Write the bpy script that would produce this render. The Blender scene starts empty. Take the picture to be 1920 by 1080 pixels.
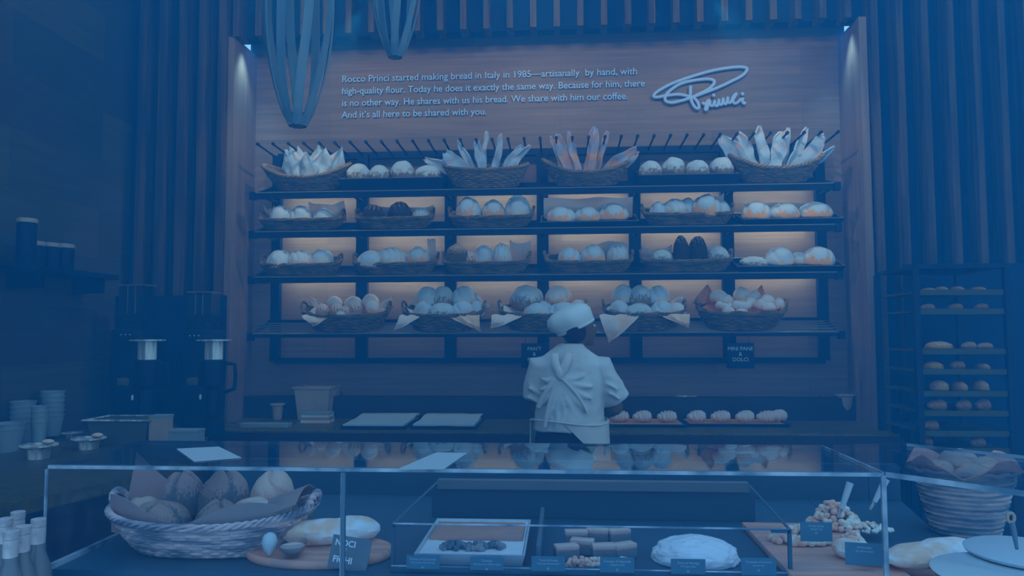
import bpy, bmesh, math, random
from mathutils import Vector, Matrix, Euler, noise
C = bpy.context.scene
COL = C.collection
PI = math.pi
random.seed(7)

# ------------------------------------------------------------------ camera
F_PX = 1370.0
CAM_H = 1.54
CAM_LOC = Vector((0, 0, CAM_H))
CAM_ROT = (Matrix.Rotation(math.radians(3.9), 3, 'Z') @ Matrix.Rotation(math.radians(90 + 3.42), 3, 'X')
           @ Matrix.Rotation(math.radians(-0.2), 3, 'Z'))
cd = bpy.data.cameras.new('camera')
cam = bpy.data.objects.new('camera', cd)
COL.objects.link(cam)
cam.matrix_world = Matrix.Translation(CAM_LOC) @ CAM_ROT.to_4x4()
cd.sensor_width = 36.0
cd.lens = 36.0 * F_PX / 1920.0
cd.clip_start = 0.05
C.camera = cam

def ray(px, py):
    return CAM_ROT @ Vector(((px - 960) / F_PX, -(py - 540) / F_PX, -1.0))
def at(px, py, Y):            # point at distance Y from the camera, towards the back wall
    d = ray(px, py)
    return CAM_LOC + d * (Y / d.y)
def atz(px, py, z):
    d = ray(px, py)
    return CAM_LOC + d * ((z - CAM_H) / d.z)

# ------------------------------------------------------------------ light of the room
AMB = (0.10, 0.255, 0.47)
w = bpy.data.worlds.new('room_light')
C.world = w
w.use_nodes = True
w.node_tree.nodes['Background'].inputs[0].default_value = (0.098, 0.255, 0.505, 1)
w.node_tree.nodes['Background'].inputs[1].default_value = 2.6
C.view_settings.view_transform = 'Standard'
C.view_settings.look = 'None'
C.view_settings.exposure = 0.0
C.view_settings.gamma = 1.0
C.cycles.max_bounces = 8
C.cycles.transparent_max_bounces = 16
C.cycles.caustics_reflective = False
C.cycles.caustics_refractive = False

def area(name, loc, rot, sx, sy, power, col):
    l = bpy.data.lights.new(name, 'AREA')
    l.shape = 'RECTANGLE'; l.size = sx; l.size_y = sy; l.energy = power; l.color = col
    o = bpy.data.objects.new(name, l); COL.objects.link(o)
    o.location = loc; o.rotation_euler = rot
    return o
def spot(name, loc, target, power, col, ang, blend=0.6, r=0.03):
    l = bpy.data.lights.new(name, 'SPOT')
    l.energy = power; l.color = col; l.spot_size = math.radians(ang); l.spot_blend = blend; l.shadow_soft_size = r
    o = bpy.data.objects.new(name, l); COL.objects.link(o)
    o.location = loc
    o.rotation_euler = (Vector(target) - Vector(loc)).to_track_quat('-Z', 'Y').to_euler()
    return o

# ------------------------------------------------------------------ materials
def lin(c):
    c /= 255.0
    return c / 12.92 if c <= 0.04045 else ((c + 0.055) / 1.055) ** 2.4
HAZE = (0.0022, 0.034, 0.080)  # scattering of the added blue haze per metre
def T(r, g, b, e=1.0, Y=4.8):  # base colour which reads as this tone through the haze at distance Y
    out = []
    for i, v in enumerate((r, g, b)):
        tr = math.exp(-HAZE[i] * Y)
        out.append(max(0.004, min(0.9, (lin(v) - AMB[i] * (1 - tr)) / (tr * AMB[i] * e))))
    return tuple(out)
def N_(r, g, b, e=1.0): return T(r, g, b, e, 1.85)

def nodes(m):
    m.use_nodes = True
    nt = m.node_tree
    return nt, nt.nodes, nt.links, nt.nodes['Principled BSDF']
def mat(name, col, rough=0.6, spec=0.3, metal=0.0, bump=0.0, bscale=40, col2=None, nscale=8, stretch=None, contrast=(0.4, 0.6), detail=3):
    m = bpy.data.materials.new(name)
    nt, N, L, p = nodes(m)
    p.inputs['Base Color'].default_value = (*col, 1)
    p.inputs['Roughness'].default_value = rough
    p.inputs['Specular IOR Level'].default_value = spec
    p.inputs['Metallic'].default_value = metal
    tc = N.new('ShaderNodeTexCoord')
    mp = N.new('ShaderNodeMapping')
    L.new(tc.outputs['Object'], mp.inputs[0])
    if stretch: mp.inputs['Scale'].default_value = stretch
    if col2:
        n = N.new('ShaderNodeTexNoise'); n.inputs['Scale'].default_value = nscale; n.inputs['Detail'].default_value = detail
        L.new(mp.outputs[0], n.inputs['Vector'])
        r = N.new('ShaderNodeValToRGB')
        r.color_ramp.elements[0].position = contrast[0]; r.color_ramp.elements[1].position = contrast[1]
        r.color_ramp.elements[0].color = (*col, 1); r.color_ramp.elements[1].color = (*col2, 1)
        L.new(n.outputs['Fac'], r.inputs[0]); L.new(r.outputs[0], p.inputs['Base Color'])
    if bump:
        n2 = N.new('ShaderNodeTexNoise'); n2.inputs['Scale'].default_value = bscale; n2.inputs['Detail'].default_value = 4
        L.new(mp.outputs[0], n2.inputs['Vector'])
        b = N.new('ShaderNodeBump'); b.inputs['Strength'].default_value = bump; b.inputs['Distance'].default_value = 0.01
        L.new(n2.outputs['Fac'], b.inputs['Height']); L.new(b.outputs[0], p.inputs['Normal'])
    return m
def planks(name, c1, c2, cm, bw, rh, axis='XZ', offset=0.37, rough=0.55, streak=(1.2, 1, 26)):
    m = bpy.data.materials.new(name)
    nt, N, L, p = nodes(m)
    p.inputs['Roughness'].default_value = rough
    p.inputs['Specular IOR Level'].default_value = 0.2
    tc = N.new('ShaderNodeTexCoord')
    sep = N.new('ShaderNodeSeparateXYZ'); L.new(tc.outputs['Object'], sep.inputs[0])
    cb = N.new('ShaderNodeCombineXYZ')
    L.new(sep.outputs[axis[0]], cb.inputs[0]); L.new(sep.outputs[axis[1]], cb.inputs[1])
    br = N.new('ShaderNodeTexBrick')
    br.inputs['Scale'].default_value = 1.0; br.inputs['Brick Width'].default_value = bw; br.inputs['Row Height'].default_value = rh
    br.inputs['Mortar Size'].default_value = 0.0012; br.inputs['Mortar Smooth'].default_value = 0.3
    br.offset = offset
    br.inputs['Color1'].default_value = (*c1, 1); br.inputs['Color2'].default_value = (*c2, 1); br.inputs['Mortar'].default_value = (*cm, 1)
    L.new(cb.outputs[0], br.inputs['Vector'])
    mp = N.new('ShaderNodeMapping'); mp.inputs['Scale'].default_value = streak
    L.new(tc.outputs['Object'], mp.inputs[0])
    n = N.new('ShaderNodeTexNoise'); n.inputs['Scale'].default_value = 1.6; n.inputs['Detail'].default_value = 5
    L.new(mp.outputs[0], n.inputs['Vector'])
    r = N.new('ShaderNodeMapRange'); r.inputs['From Min'].default_value = 0.3; r.inputs['From Max'].default_value = 0.7
    r.inputs['To Min'].default_value = 0.8; r.inputs['To Max'].default_value = 1.15
    L.new(n.outputs['Fac'], r.inputs[0])
    mx = N.new('ShaderNodeVectorMath'); mx.operation = 'SCALE'
    L.new(br.outputs['Color'], mx.inputs[0]); L.new(r.outputs[0], mx.inputs['Scale'])
    L.new(mx.outputs[0], p.inputs['Base Color'])
    return m
def bread_mat(name, crust, flour, cover=0.5, nscale=9, spec=0.15):
    """crust with flour lying mostly on the loaf's upper side"""
    m = bpy.data.materials.new(name)
    nt, N, L, p = nodes(m)
    p.inputs['Roughness'].default_value = 0.85; p.inputs['Specular IOR Level'].default_value = spec
    tc = N.new('ShaderNodeTexCoord')
    sep = N.new('ShaderNodeSeparateXYZ'); L.new(tc.outputs['Generated'], sep.inputs[0])
    n = N.new('ShaderNodeTexNoise'); n.inputs['Scale'].default_value = nscale; n.inputs['Detail'].default_value = 5
    L.new(tc.outputs['Object'], n.inputs['Vector'])
    a = N.new('ShaderNodeMath'); a.operation = 'MULTIPLY_ADD'; a.inputs[1].default_value = 0.9; a.inputs[2].default_value = cover - 0.95
    L.new(sep.outputs['Z'], a.inputs[0])
    b = N.new('ShaderNodeMath'); b.operation = 'ADD'; L.new(a.outputs[0], b.inputs[0]); L.new(n.outputs['Fac'], b.inputs[1])
    r = N.new('ShaderNodeValToRGB'); r.color_ramp.elements[0].position = 0.42; r.color_ramp.elements[1].position = 0.62
    r.color_ramp.elements[0].color = (*crust, 1); r.color_ramp.elements[1].color = (*flour, 1)
    at_ = N.new('ShaderNodeAttribute'); at_.attribute_name = 'score'
    sb = N.new('ShaderNodeMath'); sb.operation = 'MULTIPLY_ADD'; sb.inputs[1].default_value = -0.45
    L.new(at_.outputs['Fac'], sb.inputs[0]); L.new(b.outputs[0], sb.inputs[2])
    L.new(sb.outputs[0], r.inputs[0]); L.new(r.outputs[0], p.inputs['Base Color'])
    bp = N.new('ShaderNodeBump'); bp.inputs['Strength'].default_value = 0.5; bp.inputs['Distance'].default_value = 0.006
    n2 = N.new('ShaderNodeTexNoise'); n2.inputs['Scale'].default_value = 60
    L.new(tc.outputs['Object'], n2.inputs['Vector']); L.new(n2.outputs['Fac'], bp.inputs['Height']); L.new(bp.outputs[0], p.inputs['Normal'])
    return m
def glass_mat(name, tint=(0.93, 0.97, 1.0), ior=1.5, rough=0.0, refl=(1, 1, 1)):
    m = bpy.data.materials.new(name)
    m.use_nodes = True
    nt = m.node_tree; N = nt.nodes; L = nt.links
    N.clear()
    out = N.new('ShaderNodeOutputMaterial')
    tr = N.new('ShaderNodeBsdfTransparent'); tr.inputs[0].default_value = (*tint, 1)
    gl = N.new('ShaderNodeBsdfGlossy'); gl.inputs[0].default_value = (*refl, 1); gl.inputs['Roughness'].default_value = rough
    fr = N.new('ShaderNodeFresnel')
    ge = N.new('ShaderNodeNewGeometry'); ir = N.new('ShaderNodeMapRange')
    ir.inputs['To Min'].default_value = ior; ir.inputs['To Max'].default_value = 1 / ior
    L.new(ge.outputs['Backfacing'], ir.inputs['Value']); L.new(ir.outputs[0], fr.inputs[0])
    mx = N.new('ShaderNodeMixShader')
    L.new(fr.outputs[0], mx.inputs[0]); L.new(tr.outputs[0], mx.inputs[1]); L.new(gl.outputs[0], mx.inputs[2])
    L.new(mx.outputs[0], out.inputs[0])
    return m

M = {}
M['black'] = mat('black_painted_metal', (0.006, 0.012, 0.03), 0.5, 0.12)
M['black_edge'] = mat('highlit_black_rail', T(40, 78, 122, 1.4), 0.3, 0.5)  # black metal lightened to paint the highlight on rails and rims
M['chrome'] = mat('brushed_steel', T(95, 140, 180), 0.3, 0.5, metal=0.0, col2=T(45, 85, 130), nscale=5, stretch=(6, 6, 0.6))
M['steel_dark'] = mat('dark_steel', T(34, 74, 116, 1.4), 0.35, 0.4)
M['tray_edge'] = mat('dull_tray', T(26, 68, 110, 1.6), 0.5, 0.2)
M['stone'] = mat('dark_stone_top', T(36, 72, 108, 1.5), 0.4, 0.3, col2=T(26, 66, 106, 1.5), nscale=30)
M['stone_side'] = mat('dark_counter_front', T(13, 57, 101), 0.5, 0.2)
M['wall_wood'] = planks('pale_oak_planks', (0.235, 0.135, 0.080), (0.165, 0.102, 0.070), (0.11, 0.07, 0.05), 1.75, 0.2)
M['reveal_wood'] = planks('pale_oak_reveal', (0.24, 0.14, 0.085), (0.20, 0.125, 0.08), (0.13, 0.08, 0.06), 3.0, 0.16, axis='ZY', streak=(20, 20, 0.8))
M['dark_wood'] = planks('dark_oak_planks', T(31, 68, 107, 1.4), T(20, 61, 104, 1.4), T(14, 57, 100, 1.4), 1.3, 0.34, axis='YZ', streak=(1, 1.0, 14))
M['slat'] = mat('dark_oak_slat', T(20, 60, 103, 1.6), 0.6, 0.12, col2=T(33, 66, 105, 1.6), nscale=3, stretch=(9, 9, 0.5))
M['slat_back'] = mat('black_slat_backing', (0.006, 0.012, 0.03), 0.8, 0.1)
M['floor'] = mat('dark_floor', T(18, 58, 98), 0.6, 0.2)
M['lath'] = mat('smoked_bent_wood', N_(26, 68, 110, 0.9), 0.45, 0.3, col2=N_(34, 72, 110, 0.9), nscale=3, stretch=(10, 10, 1))
M['wicker'] = mat('woven_wicker', T(40, 78, 120, 1.4), 0.7, 0.2, bump=0.6, bscale=90, col2=T(68, 90, 120, 1.5), nscale=14, stretch=(1, 1, 5))
M['wicker_dark'] = mat('dark_woven_wicker', T(33, 72, 114, 1.4), 0.7, 0.2, bump=0.6, bscale=90, col2=T(58, 84, 118, 1.4), nscale=14, stretch=(1, 1, 5))
M['wicker_big'] = mat('grey_woven_wicker', N_(44, 80, 122), 0.7, 0.2, bump=0.6, bscale=90, col2=N_(88, 116, 152), nscale=9, stretch=(1, 1, 6))
M['cloth'] = mat('white_linen', T(96, 132, 170, 1.4), 0.9, 0.1, bump=0.3, bscale=25, col2=T(104, 122, 150, 1.4), nscale=5)
M['paper'] = mat('parchment_paper', T(92, 124, 160, 1.4), 0.8, 0.1, col2=T(100, 112, 136, 1.4), nscale=4)
M['kraft_near'] = mat('brown_kraft_paper', N_(62, 82, 114), 0.8, 0.1, bump=0.2, bscale=20, col2=N_(50, 78, 112), nscale=5)
M['steel_near'] = mat('dark_steel_trim', N_(26, 68, 112), 0.35, 0.4)
M['stone_near'] = mat('dark_stone_bar', N_(32, 68, 106), 0.4, 0.3)
M['kraft_light'] = mat('light_kraft_paper', N_(86, 94, 120), 0.8, 0.1, bump=0.2, bscale=20, col2=N_(72, 88, 116), nscale=6)
M['wicker_tall'] = mat('dark_round_wicker', N_(30, 70, 112), 0.7, 0.2, bump=0.5, bscale=80, col2=N_(66, 96, 132), nscale=9, stretch=(1, 1, 6))
M['case_black'] = mat('black_case_metal', N_(13, 57, 101), 0.45, 0.25)
M['white_near'] = mat('white_glazed', N_(66, 112, 154), 0.4, 0.3)
M['kraft'] = mat('brown_kraft_paper', T(90, 98, 120, 1.4), 0.8, 0.1, bump=0.2, bscale=20, col2=T(78, 94, 122, 1.4), nscale=5)
M['white_sheet'] = mat('white_sheet', T(70, 118, 164, 1.3), 0.7, 0.1)
M['white'] = mat('white_ceramic', T(84, 130, 172), 0.4, 0.3)
M['cup'] = mat('paper_cup_white', T(50, 98, 145, 1.3), 0.6, 0.2)
M['letter'] = mat('painted_metal_letter', T(64, 116, 174, 1.3), 0.5, 0.2)
M['flour'] = bread_mat('floured_crust', T(104, 108, 126, 1.4), T(80, 130, 176, 1.4), 0.72)
M['rustic'] = bread_mat('rustic_floured_crust', T(54, 84, 122, 1.3), T(80, 128, 172, 1.4), 0.5, 4.5)
M['flour_light'] = bread_mat('white_floured_crust', T(110, 122, 146, 1.4), T(80, 130, 178, 1.4), 0.92)
M['golden'] = bread_mat('golden_crust', T(70, 88, 118, 1.4), T(92, 124, 160, 1.4), 0.5, 7)
M['bun'] = bread_mat('pale_bun_crust', T(106, 112, 132, 1.4), T(94, 134, 174, 1.4), 0.62, 4)
M['dark_bread'] = bread_mat('dark_crust', T(18, 60, 102), T(60, 86, 120), 0.22, 10)
M['olive_bread'] = bread_mat('dark_rye_crust', T(30, 66, 108), T(74, 98, 130), 0.3, 12)
M['brown_loaf'] = bread_mat('brown_rustic_crust', N_(38, 70, 106), N_(66, 88, 118), 0.45, 14)
M['tan_loaf'] = bread_mat('tan_rustic_crust', N_(78, 96, 126), N_(94, 112, 140), 0.6, 14)
M['crumb'] = mat('crumb', T(60, 82, 112), 0.9, 0.1, col2=T(96, 116, 146), nscale=30)
M['skin'] = mat('skin', T(36, 66, 100), 0.55, 0.25)
M['hair'] = mat('dark_hair', T(14, 56, 99), 0.8, 0.1)
M['shirt'] = mat('pale_cotton_shirt', T(78, 124, 168, 1.2), 0.9, 0.08, bump=0.25, bscale=14, col2=T(74, 116, 158, 1.2), nscale=5, stretch=(1, 1, 0.5))
M['apron'] = mat('pale_cotton_apron', T(78, 120, 162, 1.2), 0.9, 0.08, bump=0.2, bscale=16)
M['hat'] = mat('white_cotton_cap', T(82, 128, 170, 1.2), 0.9, 0.08, bump=0.3, bscale=18)
M['trouser'] = mat('black_trousers', T(13, 56, 100), 0.9, 0.1)
M['shoe'] = mat('black_shoe', T(13, 56, 100), 0.5, 0.3)
M['glass'] = glass_mat('clear_glass', ior=1.7, refl=(0.8, 0.93, 1.0))
M['glass_corner'] = glass_mat('clear_corner_glass', ior=1.25)
M['glass_front'] = glass_mat('antireflective_front_glass', (0.97, 0.98, 1.0), 1.13)
M['glass_edge'] = mat('glass_edge_glint', N_(66, 112, 156), 0.2, 0.3, col2=N_(28, 72, 118), nscale=3, stretch=(3, 3, 3))  # pale patchy tone paints the bright line of light along edges
M['plastic_clear'] = glass_mat('cloudy_clear_plastic', (0.80, 0.85, 0.9), 1.5, 0.2)
M['plastic_box'] = mat('cloudy_white_plastic', T(70, 102, 138, 1.3), 0.4, 0.3, col2=T(66, 98, 134, 1.4), nscale=6)
M['tag'] = mat('slate_price_card', N_(20, 70, 116), 0.6, 0.2)
M['tag_text'] = mat('chalk_white_print', N_(62, 108, 152), 0.8, 0.1)
M['chalk'] = mat('chalk_white', N_(92, 138, 178), 0.9, 0.1)
M['slate'] = mat('chalkboard', N_(38, 74, 112), 0.8, 0.1, col2=N_(30, 70, 110), nscale=8)
M['board'] = mat('wooden_board', N_(84, 92, 114), 0.6, 0.2, col2=N_(66, 84, 112), nscale=4, stretch=(1, 8, 1))
M['cocoa'] = mat('cocoa_topping', N_(74, 86, 110), 0.9, 0.1, bump=0.3, bscale=120, col2=N_(66, 82, 110), nscale=12)
M['cream'] = mat('white_cream', N_(84, 132, 174), 0.5, 0.3, bump=0.4, bscale=30)
M['berry'] = mat('dark_berries', N_(22, 64, 104), 0.25, 0.5, col2=N_(50, 84, 120), nscale=30)
M['nut'] = mat('roasted_nuts', N_(92, 100, 122), 0.7, 0.2, col2=N_(104, 130, 162), nscale=20)
M['bottle'] = glass_mat('bottle_glass', (0.35, 0.5, 0.62), 1.5, 0.05)
M['drink'] = mat('amber_drink', N_(38, 70, 106), 0.2, 0.4)
M['foil'] = mat('white_bottle_foil', N_(64, 98, 136), 0.45, 0.3, bump=0.2, bscale=60, col2=N_(84, 118, 154), nscale=30)
M['focaccia'] = mat('focaccia_crust', N_(98, 108, 130), 0.8, 0.15, bump=0.8, bscale=26, col2=N_(104, 138, 174), nscale=13)
M['brass'] = mat('lamp_rim', T(60, 90, 122), 0.3, 0.4)

# ------------------------------------------------------------------ mesh helpers
class MB:
    def __init__(s): s.v = []; s.f = []
    def add(s, vs, fs, mtx=None):
        b = len(s.v)
        for v in vs:
            v = Vector(v)
            s.v.append(mtx @ v if mtx else v)
        s.f += [tuple(b + i for i in f) for f in fs]
        return s
    def box(s, x0, x1, y0, y1, z0, z1, mtx=None, bev=0.0):
        if bev:
            bm = bmesh.new()
            bmesh.ops.create_cube(bm, size=1)
            for v in bm.verts:
                v.co = Vector(((x0 + x1) / 2 + v.co.x * (x1 - x0), (y0 + y1) / 2 + v.co.y * (y1 - y0), (z0 + z1) / 2 + v.co.z * (z1 - z0)))
            bmesh.ops.bevel(bm, geom=bm.edges[:], offset=bev, segments=2, affect='EDGES', profile=0.5)
            bm.verts.index_update()
            s.add([v.co.copy() for v in bm.verts], [[v.index for v in f.verts] for f in bm.faces], mtx)
            bm.free()
            return s
        vs = [(x, y, z) for x in (x0, x1) for y in (y0, y1) for z in (z0, z1)]
        fs = [(0, 1, 3, 2), (4, 6, 7, 5), (0, 4, 5, 1), (2, 3, 7, 6), (0, 2, 6, 4), (1, 5, 7, 3)]
        return s.add(vs, fs, mtx)
    def lathe(s, prof, n=24, mtx=None, sx=1, sy=1, caps=True):
        vs = []; fs = []
        for (r, z) in prof:
            for i in range(n):
                a = 2 * PI * i / n
                vs.append((r * math.cos(a) * sx, r * math.sin(a) * sy, z))
        m = len(prof)
        for j in range(m - 1):
            for i in range(n):
                k = (i + 1) % n
                fs.append((j * n + i, j * n + k, (j + 1) * n + k, (j + 1) * n + i))
        if caps:
            fs.append(tuple(range(n))[::-1]); fs.append(tuple((m - 1) * n + i for i in range(n)))
        return s.add(vs, fs, mtx)
    def tube(s, pts, rad, n=8, mtx=None, closed=False, flat=1.0, up=None):
        pts = [Vector(p) for p in pts]
        rads = rad if isinstance(rad, (list, tuple)) else [rad] * len(pts)
        vs = []; fs = []
        u = None; N = len(pts)
        for i, p in enumerate(pts):
            if closed: t = (pts[(i + 1) % N] - pts[i - 1])
            else: t = pts[min(i + 1, N - 1)] - pts[max(i - 1, 0)]
            if t.length < 1e-9: t = Vector((0, 0, 1))
            t.normalize()
            if u is None:
                a = Vector(up) if up else (Vector((0, 0, 1)) if abs(t.z) < 0.9 else Vector((1, 0, 0)))
                u = (a - t * a.dot(t)).normalized()
            else:
                u = (u - t * u.dot(t))
                u = u.normalized() if u.length > 1e-6 else t.orthogonal().normalized()
            q = t.cross(u)
            for k in range(n):
                a = 2 * PI * k / n
                vs.append(p + u * (math.cos(a) * rads[i] * flat) + q * (math.sin(a) * rads[i]))
        for j in range(N if closed else N - 1):
            for i in range(n):
                k = (i + 1) % n; jn = (j + 1) % N
                fs.append((j * n + i, j * n + k, jn * n + k, jn * n + i))
        if not closed:
            fs.append(tuple(range(n))[::-1]); fs.append(tuple((N - 1) * n + i for i in range(n)))
        return s.add(vs, fs, mtx)
    def ellipsoid(s, c, r, n=20, m=12, mtx=None, fn=None):
        vs = []; fs = []
        for j in range(m + 1):
            t = PI * j / m
            for i in range(n):
                a = 2 * PI * i / n
                d = Vector((math.sin(t) * math.cos(a), math.sin(t) * math.sin(a), math.cos(t)))
                k = fn(d) if fn else 1.0
                vs.append((c[0] + d.x * r[0] * k, c[1] + d.y * r[1] * k, c[2] + d.z * r[2] * k))
        for j in range(m):
            for i in range(n):
                k = (i + 1) % n
                fs.append((j * n + i, (j + 1) * n + i, (j + 1) * n + k, j * n + k))
        return s.add(vs, fs, mtx)
    def sheet(s, pts, nx, ny, th=0.002, mtx=None):      # pts: function(u,v)->Vector, closed thin slab
        vs = []; fs = []
        P = [[Vector(pts(i / nx, j / ny)) for i in range(nx + 1)] for j in range(ny + 1)]
        def nrm(i, j):
            a = P[j][min(i + 1, nx)] - P[j][max(i - 1, 0)]; b = P[min(j + 1, ny)][i] - P[max(j - 1, 0)][i]
            c = a.cross(b)
            return c.normalized() if c.length > 1e-9 else Vector((0, 0, 1))
        W = nx + 1
        for sgn in (1, -1):
            for j in range(ny + 1):
                for i in range(nx + 1):
                    vs.append(P[j][i] + nrm(i, j) * (th / 2 * sgn))
        o = W * (ny + 1)
        for j in range(ny):
            for i in range(nx):
                a = j * W + i
                fs.append((a, a + 1, a + W + 1, a + W)); fs.append((o + a, o + a + W, o + a + W + 1, o + a + 1))
        for i in range(nx):
            fs.append((i, o + i, o + i + 1, i + 1)); a = ny * W + i; fs.append((a, a + 1, o + a + 1, o + a))
        for j in range(ny):
            a = j * W; fs.append((a, a + W, o + a + W, o + a)); a = j * W + nx; fs.append((a, o + a, o + a + W, a + W))
        return s.add(vs, fs, mtx)
    def mesh(s, name, m, smooth=True):
        me = bpy.data.meshes.new(name)
        me.from_pydata([tuple(v) for v in s.v], [], s.f)
        bm = bmesh.new(); bm.from_mesh(me); bmesh.ops.recalc_face_normals(bm, faces=bm.faces[:]); bm.to_mesh(me); bm.free()
        if m: me.materials.append(m)
        if smooth:
            for p in me.polygons: p.use_smooth = True
            try: me.set_sharp_from_angle(angle=math.radians(42))
            except Exception: pass
        return me
    def build(s, name, m, parent=None, smooth=True):
        return link(name, s.mesh(name, m, smooth), parent)
def link(name, me, parent=None, loc=None, rot=None, scale=None):
    o = bpy.data.objects.new(name, me); COL.objects.link(o)
    if parent: o.parent = parent
    if loc is not None: o.location = loc
    if rot is not None: o.rotation_euler = rot
    if scale is not None: o.scale = scale
    return o
def tag(o, label=None, cat=None, group=None, kind=None):
    if label: o['label'] = label
    if cat: o['category'] = cat
    if group: o['group'] = group
    if kind: o['kind'] = kind
    return o
def empty(name, label, cat, loc=(0, 0, 0), rot=(0, 0, 0), group=None):
    o = bpy.data.objects.new(name, None); COL.objects.link(o)
    o.empty_display_size = 0.05
    o.location = loc; o.rotation_euler = rot
    return tag(o, label, cat, group)
def copy_tree(o, parent=None):
    c = o.copy(); COL.objects.link(c); c.parent = parent
    for ch in list(KIDS.get(o.name, [])):
        copy_tree(ch, c)
    return c
KIDS = {}
def reg(root):
    bpy.context.view_layer.update()
    def walk(o):
        KIDS[o.name] = list(o.children)
        for c in o.children: walk(c)
    walk(root)
def text_mesh(body, size, ext, m, width=None, align='LEFT', bold=0.0):
    cu = bpy.data.curves.new('lettering', 'FONT')
    cu.body = body; cu.size = size; cu.extrude = ext; cu.align_x = align; cu.offset = bold; cu.resolution_u = 3
    o = bpy.data.objects.new('lettering', cu); COL.objects.link(o)
    bpy.context.view_layer.update()
    me = bpy.data.meshes.new_from_object(o.evaluated_get(bpy.context.evaluated_depsgraph_get()))
    bpy.data.objects.remove(o)
    if width:
        xs = [v.co.x for v in me.vertices]
        k = width / (max(xs) - min(xs))
        for v in me.vertices: v.co.x *= k
    me.materials.clear(); me.materials.append(m)
    return me
UP = (PI / 2, 0, 0)     # lettering facing the camera

# ------------------------------------------------------------------ the setting
YW = 5.35               # back wall of the niche
YF = 4.97               # face of the slatted walls
NL = at(473, 600, YW).x
NR = at(1585, 560, YW).x
ZT = at(1021, 50, YF).z
XL = at(232, 450, 5.0).x
def struct(name, mb, m, smooth=False):
    return tag(mb.build(name, m, None, smooth), kind='structure')
struct('floor', MB().box(-4.2, 4.6, -0.6, 5.6, -0.05, 0), M['floor'])
struct('wall_back', MB().box(NL - 0.05, NR + 0.05, YW, YW + 0.08, 0, ZT + 0.3), M['wall_wood'])
struct('wall_niche_left', MB().box(NL - 0.05, NL, YF + 0.0, YW, 0, ZT), M['reveal_wood'])
struct('wall_niche_right', MB().box(NR, NR + 0.05, YF + 0.0, YW, 0, ZT), M['reveal_wood'])
PITCH = 0.163
# slatted wall to the left of the niche
mb = MB().box(XL - 0.05, NL - 0.02, YF + 0.12, YF + 0.16, 0, 4.6)
struct('wall_slats_left', mb, M['slat_back'])
mb = MB()
x = NL - 0.075
while x > XL + 0.05:
    mb.box(x - 0.03, x + 0.03, YF - 0.03, YF + 0.12, 1.75, 4.6)
    x -= PITCH * 0.9
struct('trim_1', mb, M['slat'])
struct('trim_2', MB().box(XL, NL - 0.02, YF - 0.05, YF + 0.12, 0, 1.8), M['slat_back'])
# slatted wall to the right
struct('wall_slats_right', MB().box(NR + 0.05, 4.6, YF + 0.12, YF + 0.16, 0, 4.6), M['slat_back'])
mb = MB()
x = NR + 0.09
while x < 4.4:
    mb.box(x - 0.022, x + 0.022, YF - 0.03, YF + 0.12, 0.0, 4.6)
    x += PITCH
struct('trim_3', mb, M['slat'])
_p = at(1695, 495, YF - 0.06)
struct('trim_5', MB().box(_p.x, 4.55, YF - 0.06, YF - 0.035, 0, _p.z), M['slat_back'])
# header over the niche with hanging fins
struct('wall_header', MB().box(NL - 0.1, NR + 0.1, YF + 0.1, YF + 0.2, ZT + 0.02, 4.6), M['slat_back'])
mb = MB()
x = NL + 0.02
while x < NR + 0.02:
    mb.box(x - 0.022, x + 0.022, YF - 0.03, YF + 0.12, ZT - 0.012, 4.6)
    x += PITCH
struct('trim_4', mb, M['slat'])
# side wall to the left, dark planks
struct('wall_left', MB().box(XL - 0.06, XL, -0.4, YF + 0.1, 0, 4.6), M['dark_wood'])
struct('ceiling', MB().box(-4.2, 4.6, YF + 0.2, YW + 0.1, ZT + 0.3, ZT + 0.36), M['slat_back'])

# lamps of the niche, all real but the added reveal fill: two corner downlights, wash on the planks, strips under the shelves
LAMP = (0.2, 0.54, 1.0)
spot('niche_downlight', (NL + 0.07, YF + 0.12, ZT - 0.01), (NL - 0.02, YF + 0.2, 1.6), 40.0, LAMP, 70, 1.0)
spot('niche_downlight', (NR - 0.07, YF + 0.12, ZT - 0.01), (NR + 0.02, YF + 0.2, 1.6), 40.0, LAMP, 70, 1.0)
WOODLIT = (0.78, 1.0, 0.98)
spot('reveal_fill', (NL + 1.1, 4.3, 3.5), (NL - 0.05, 5.16, 2.2), 26.0, WOODLIT, 62, 0.8)  # unseen fill spots added to brighten the niche sides
spot('reveal_fill', (NR - 1.1, 4.3, 3.5), (NR + 0.05, 5.16, 2.2), 26.0, WOODLIT, 62, 0.8)
for k in range(3):
    area('wall_wash', (NL + 0.75 + 1.42 * k, 3.9, 3.66), (math.radians(79), 0, 0), 0.5, 0.12, 3.0, WOODLIT).data.spread = math.radians(110)

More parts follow.
